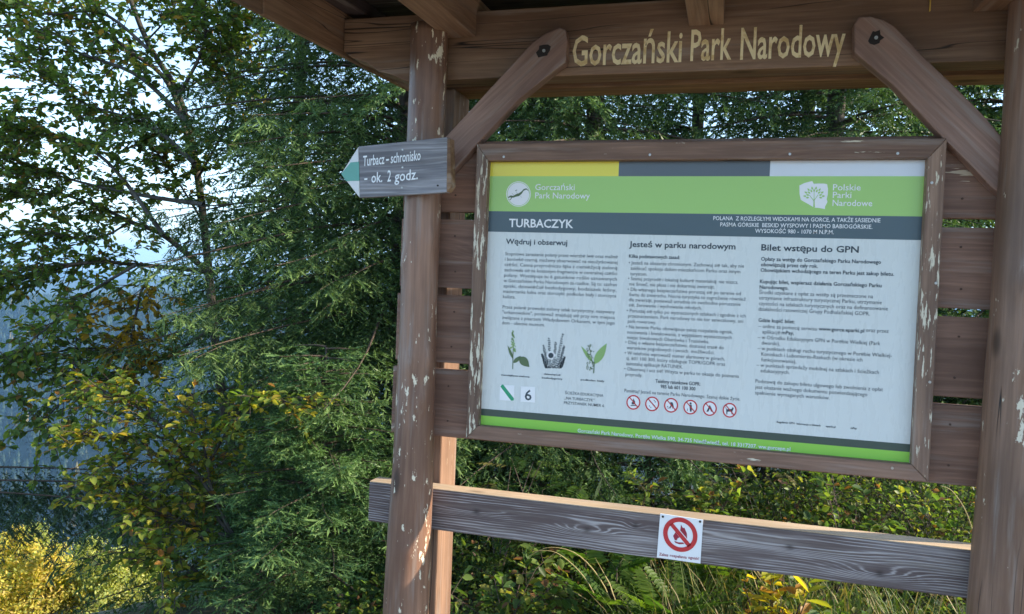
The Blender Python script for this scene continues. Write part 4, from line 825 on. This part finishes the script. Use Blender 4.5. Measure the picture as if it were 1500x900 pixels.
grass('grass', 'green and straw-coloured grass growing below the rail', .55, 3.2, .35, 1.5, 3600, .15, .5, [(.07, .12, .025), (.11, .16, .03), (.26, .22, .09), (.34, .27, .12)], [.4, .3, .18, .12], 31)
grass('meadow_grass', 'short trodden grass in front of the shelter', -2.5, 4.5, -.45, .3, 5000, .04, .14, [(.08, .12, .03), (.13, .15, .04), (.28, .23, .1)], [.45, .35, .2], 32)
# rowan saplings and ferns with each leaf a part of its own
def leaf_object_mesh(nm, pairs, length, lw, col, taper):
    P, D, sz = [], [], []
    for i in range(pairs):
        u = .18 + .78 * i / (pairs - 1) if pairs > 1 else .5; s = lw * taper(i / max(1, pairs - 1))
        for sg in (-1, 1): P.append((u * length, 0, -.12 * length * u * u)); D.append((.35, sg, -.12)); sz.append(s)
    P.append((length, 0, -.12 * length)); D.append((1, 0, -.3)); sz.append(lw * .8 * taper(1))
    n = len(P); rs_ = np.random.default_rng(len(nm)); V, T, C_ = leaves(np.array(P, float), np.array(D, float), np.tile([0, 0, 1.], (n, 1)) + rs_.normal(0, .15, (n, 3)), np.array(sz), np.array(col) * rs_.uniform(.8, 1.2, (n, 1)), rs_, .36, .1)
    sx = np.array([[0, 0, 0], [length * .5, 0, -.03 * length], [length, 0, -.12 * length]]); V2, T2 = tube([sx], [np.array([.0018, .0014, .0008])], 3)
    o = mesh_np(nm, np.concatenate([V, V2]), np.concatenate([T, T2 + len(V)]), M['leaf'], col=np.concatenate([C_, np.tile([.06, .08, .03], (len(V2), 1))])); me = o.data; bpy.data.objects.remove(o); return me
rowan_me = [leaf_object_mesh('leaf', 6, .17, .058, c, lambda u: 1 - .25 * abs(u - .5)) for c in ((.05, .10, .025), (.085, .14, .03), (.16, .15, .05))]
fern_me = [leaf_object_mesh('frond', 15, .42, .105, c, lambda u: 1.02 - .9 * u) for c in ((.06, .13, .025), (.11, .19, .03))]
def put(me, nm, parent, loc, d, rs, scale=1., roll=0.):
    o = bpy.data.objects.new(nm, me); link(o, parent); d = Vector(d).normalized(); s = Vector((0, 0, 1)).cross(d).normalized(); n = d.cross(s)
    o.matrix_local = Matrix.Translation(Vector(loc)) @ Matrix(((d.x, s.x, n.x), (d.y, s.y, n.y), (d.z, s.z, n.z))).to_4x4() @ Matrix.Rotation(roll, 4, 'X') @ Matrix.Scale(scale, 4); return o
def rowan(px, py, depth, label, seed, H=None):
    tp = at(px, py, depth); x, y = tp[0], tp[1]; z = gz(x, y); rs = np.random.default_rng(seed); E0 = empty('rowan_sapling', (x, y, z)); tag(E0, label, 'plant', 'rowan saplings behind the rail'); H = tp[2] - z
    paths = []; 
    for k in range(4):
        a = rs.uniform(0, 6.28); q = np.linspace(0, 1, 8); top = H * rs.uniform(.75, 1.); P = np.stack([math.cos(a) * .22 * q ** 1.6, math.sin(a) * .22 * q ** 1.6, top * q - .02], -1); paths.append(P)
        for j in range(7):
            u = .35 + .65 * j / 6; p = [np.interp(u, q, P[:, i]) for i in range(3)]; b = rs.uniform(0, 6.28)
            put(rowan_me[rs.integers(0, 3)], 'leaf', E0, p, (math.cos(b), math.sin(b), rs.uniform(-.15, .35)), rs, rs.uniform(.8, 1.15), rs.uniform(-.4, .4))
    V, T = tube(paths, [np.linspace(.006, .002, 8)] * len(paths), 5); mesh_np('stem', V, T, M['twig'], E0, smooth=True)
rowan(735, 665, 4.2, 'rowan sapling with pinnate leaves just right of the rear post', 71); rowan(800, 660, 4.5, 'rowan sapling with reddish green leaves between board and rail', 72); rowan(930, 690, 4.6, 'rowan sapling behind the middle of the rail', 73); rowan(1120, 680, 4.9, 'rowan sapling right of the no fires sign behind the rail', 74)
def shrub(px, py, depth, label, seed, R=.3):
    tp = at(px, py, depth); x, y = tp[0], tp[1]; z = gz(x, y); H = max(.3, tp[2] - z); rs = np.random.default_rng(seed); E0 = empty('raspberry_shrub', (x, y, z)); tag(E0, label, 'shrub', 'raspberry shrubs behind the rail')
    LM_ = []
    for k in range(7):
        a = rs.uniform(0, 6.28); q = np.linspace(0, 1, 8); rr_ = R * rs.uniform(.4, 1.2); LM_.append((np.stack([math.cos(a) * rr_ * q ** 1.4, math.sin(a) * rr_ * q ** 1.4, H * rs.uniform(.7, 1.) * q - .02], -1), 1.))
    pth, LP_, LD_, LN_ = leafy_twigs(LM_, rs, 7, .2, .026, .05)
    V, T = tube([p for p, w in LM_] + pth, [np.linspace(.005, .002, 8)] * 7 + [np.linspace(.002, .001, len(p)) for p in pth], 3); mesh_np('stems', V, T, M['twig'], E0)
    n = len(LP_); V, T, C_ = leaves(LP_, LD_, LN_, rs.uniform(.03, .075, n), pick(rs, n, [(.10, .18, .05), (.17, .25, .06), (.28, .29, .07), (.25, .13, .06)], [.4, .38, .15, .07]), rs, .6); tag(mesh_np('foliage', V, T, M['leaf'], E0, col=C_), kind='stuff')
shrub(1250, 690, 4.2, 'raspberry shrub behind the rail under the right part of the board', 91); shrub(1385, 725, 4.3, 'raspberry shrub behind the rail beside the right log post', 92, .35); shrub(1010, 680, 4.5, 'raspberry shrub behind the rail above the no fires sign', 93); shrub(745, 830, 3.7, 'raspberry shrub below the rail near the rear post', 94); shrub(1200, 850, 3.5, 'raspberry shrub below the rail right of the yellow plant', 95, .25)
def fern(px, py, depth, label, seed, n=11):
    p = at(px, py, depth); x, y = p[0], p[1]; z = gz(x, y); rs = np.random.default_rng(seed); E0 = empty('fern', (x, y, z)); tag(E0, label, 'fern', 'ferns below the rail')
    hz = max(.06, p[2] - z - .1)
    for k in range(n):
        a = 6.283 * k / n + rs.uniform(-.2, .2); put(fern_me[rs.integers(0, 2)], 'frond', E0, (0, 0, hz * rs.uniform(.4, 1)), (math.cos(a), math.sin(a), rs.uniform(.35, .95)), rs, rs.uniform(.75, 1.1), rs.uniform(-.2, .2))
    V, T = tube([np.array([[0, 0, -.03], [.004, 0, hz * .5], [0, 0, hz]])], [np.array([.008, .006, .003])], 5); mesh_np('stalk', V, T, M['twig'], E0)
fern(905, 800, 3.55, 'green fern under the rail left of the no fires sign', 81); fern(980, 850, 3.4, 'green fern below the no fires sign', 82); fern(860, 740, 4.3, 'fern in the dark gap behind the rail', 83); fern(1040, 800, 3.9, 'fern right of the no fires sign in deeper grass', 84)
# yellow broad-leaved plant
YP_p = at(1135, 905, 3.25); YP = empty('yellow_leaved_plant', (YP_p[0], YP_p[1], gz(YP_p[0], YP_p[1]))); tag(YP, 'yellowing broad-leaved plant in the grass below the rail', 'plant')
hY = YP_p[2] - YP.location.z
ymes = []
for c in ((.50, .40, .04), (.40, .40, .06), (.30, .34, .05), (.42, .22, .06)):
    V, T, C_ = leaves(np.array([[0, 0, 0.]]), np.array([[1., 0, 0]]), np.array([[0, 0, 1.]]), np.array([.1]), np.array([c]), rs, .36, .3); o = mesh_np('leaf', V, T, M['leaf'], col=C_); ymes.append(o.data); bpy.data.objects.remove(o)
st = []
for k in range(9):
    a = rs.uniform(0, 6.28); q = np.linspace(0, 1, 5); P = np.stack([math.cos(a) * .14 * q, math.sin(a) * .14 * q, (hY + rs.uniform(.10, .2)) * q - .02], -1); st.append(P)
    for j in range(10):
        u = .3 + .7 * j / 9; b = rs.uniform(0, 6.28); put(ymes[rs.integers(0, 4)], 'leaf', YP, [np.interp(u, q, P[:, i]) for i in range(3)], (math.cos(b), math.sin(b), rs.uniform(-.2, .9)), rs, rs.uniform(.7, 1.15), rs.uniform(-.5, .5))
V, T = tube(st, [np.linspace(.004, .002, 5)] * 9, 4); mesh_np('stem', V, T, M['twig'], YP)
# two long bent dry grass stems
for pts, lb in (([(905, 905), (880, 850), (845, 812), (805, 802), (775, 815)], 'long dry grass stem arching under the rail, upper one'), ([(885, 900), (855, 845), (815, 810), (780, 808)], 'long dry grass stem arching under the rail, lower one'), ([(900, 905), (862, 880), (838, 866)], 'short pale dry grass stem under the rail'),
                ([(1430, 795), (1415, 750), (1395, 720), (1378, 712)], 'bent dry grass stem above the rail beside the right post')):
    P = smooth_path([at(a, b, 3.5) for a, b in pts], 16); V, T = tube([P], [np.linspace(.0035, .0012, 16)], 4); c0 = P[0]; o = mesh_np('dry_grass_stem', V - c0, T, M['grass'], col=np.full((len(V), 3), (.45, .38, .18))); o.location = Vector(c0); tag(o, lb, 'grass', 'dry grass stems')

# ------------------------------------------------------------------ valley haze
t = NT('valley_haze'); t.n.remove(t.p); pv = t.new('ShaderNodeVolumePrincipled'); pv.inputs['Color'].default_value = (.30, .62, 1, 1); pv.inputs['Density'].default_value = .00018; pv.inputs['Anisotropy'].default_value = .1
t.link(pv.outputs[0], t.n['Material Output'].inputs['Volume'])
hx, hy, z0, z1 = 11500, 11500, -620, 420
V = [(a, b, c) for c in (z0, z1) for a, b in ((-hx, -hy), (hx, -hy), (hx, hy), (-hx, hy))]
hz = mesh_py('haze', V, [[3, 2, 1, 0], [4, 5, 6, 7], [0, 1, 5, 4], [1, 2, 6, 5], [2, 3, 7, 6], [3, 0, 4, 7]], t.m); tag(hz, kind='stuff')
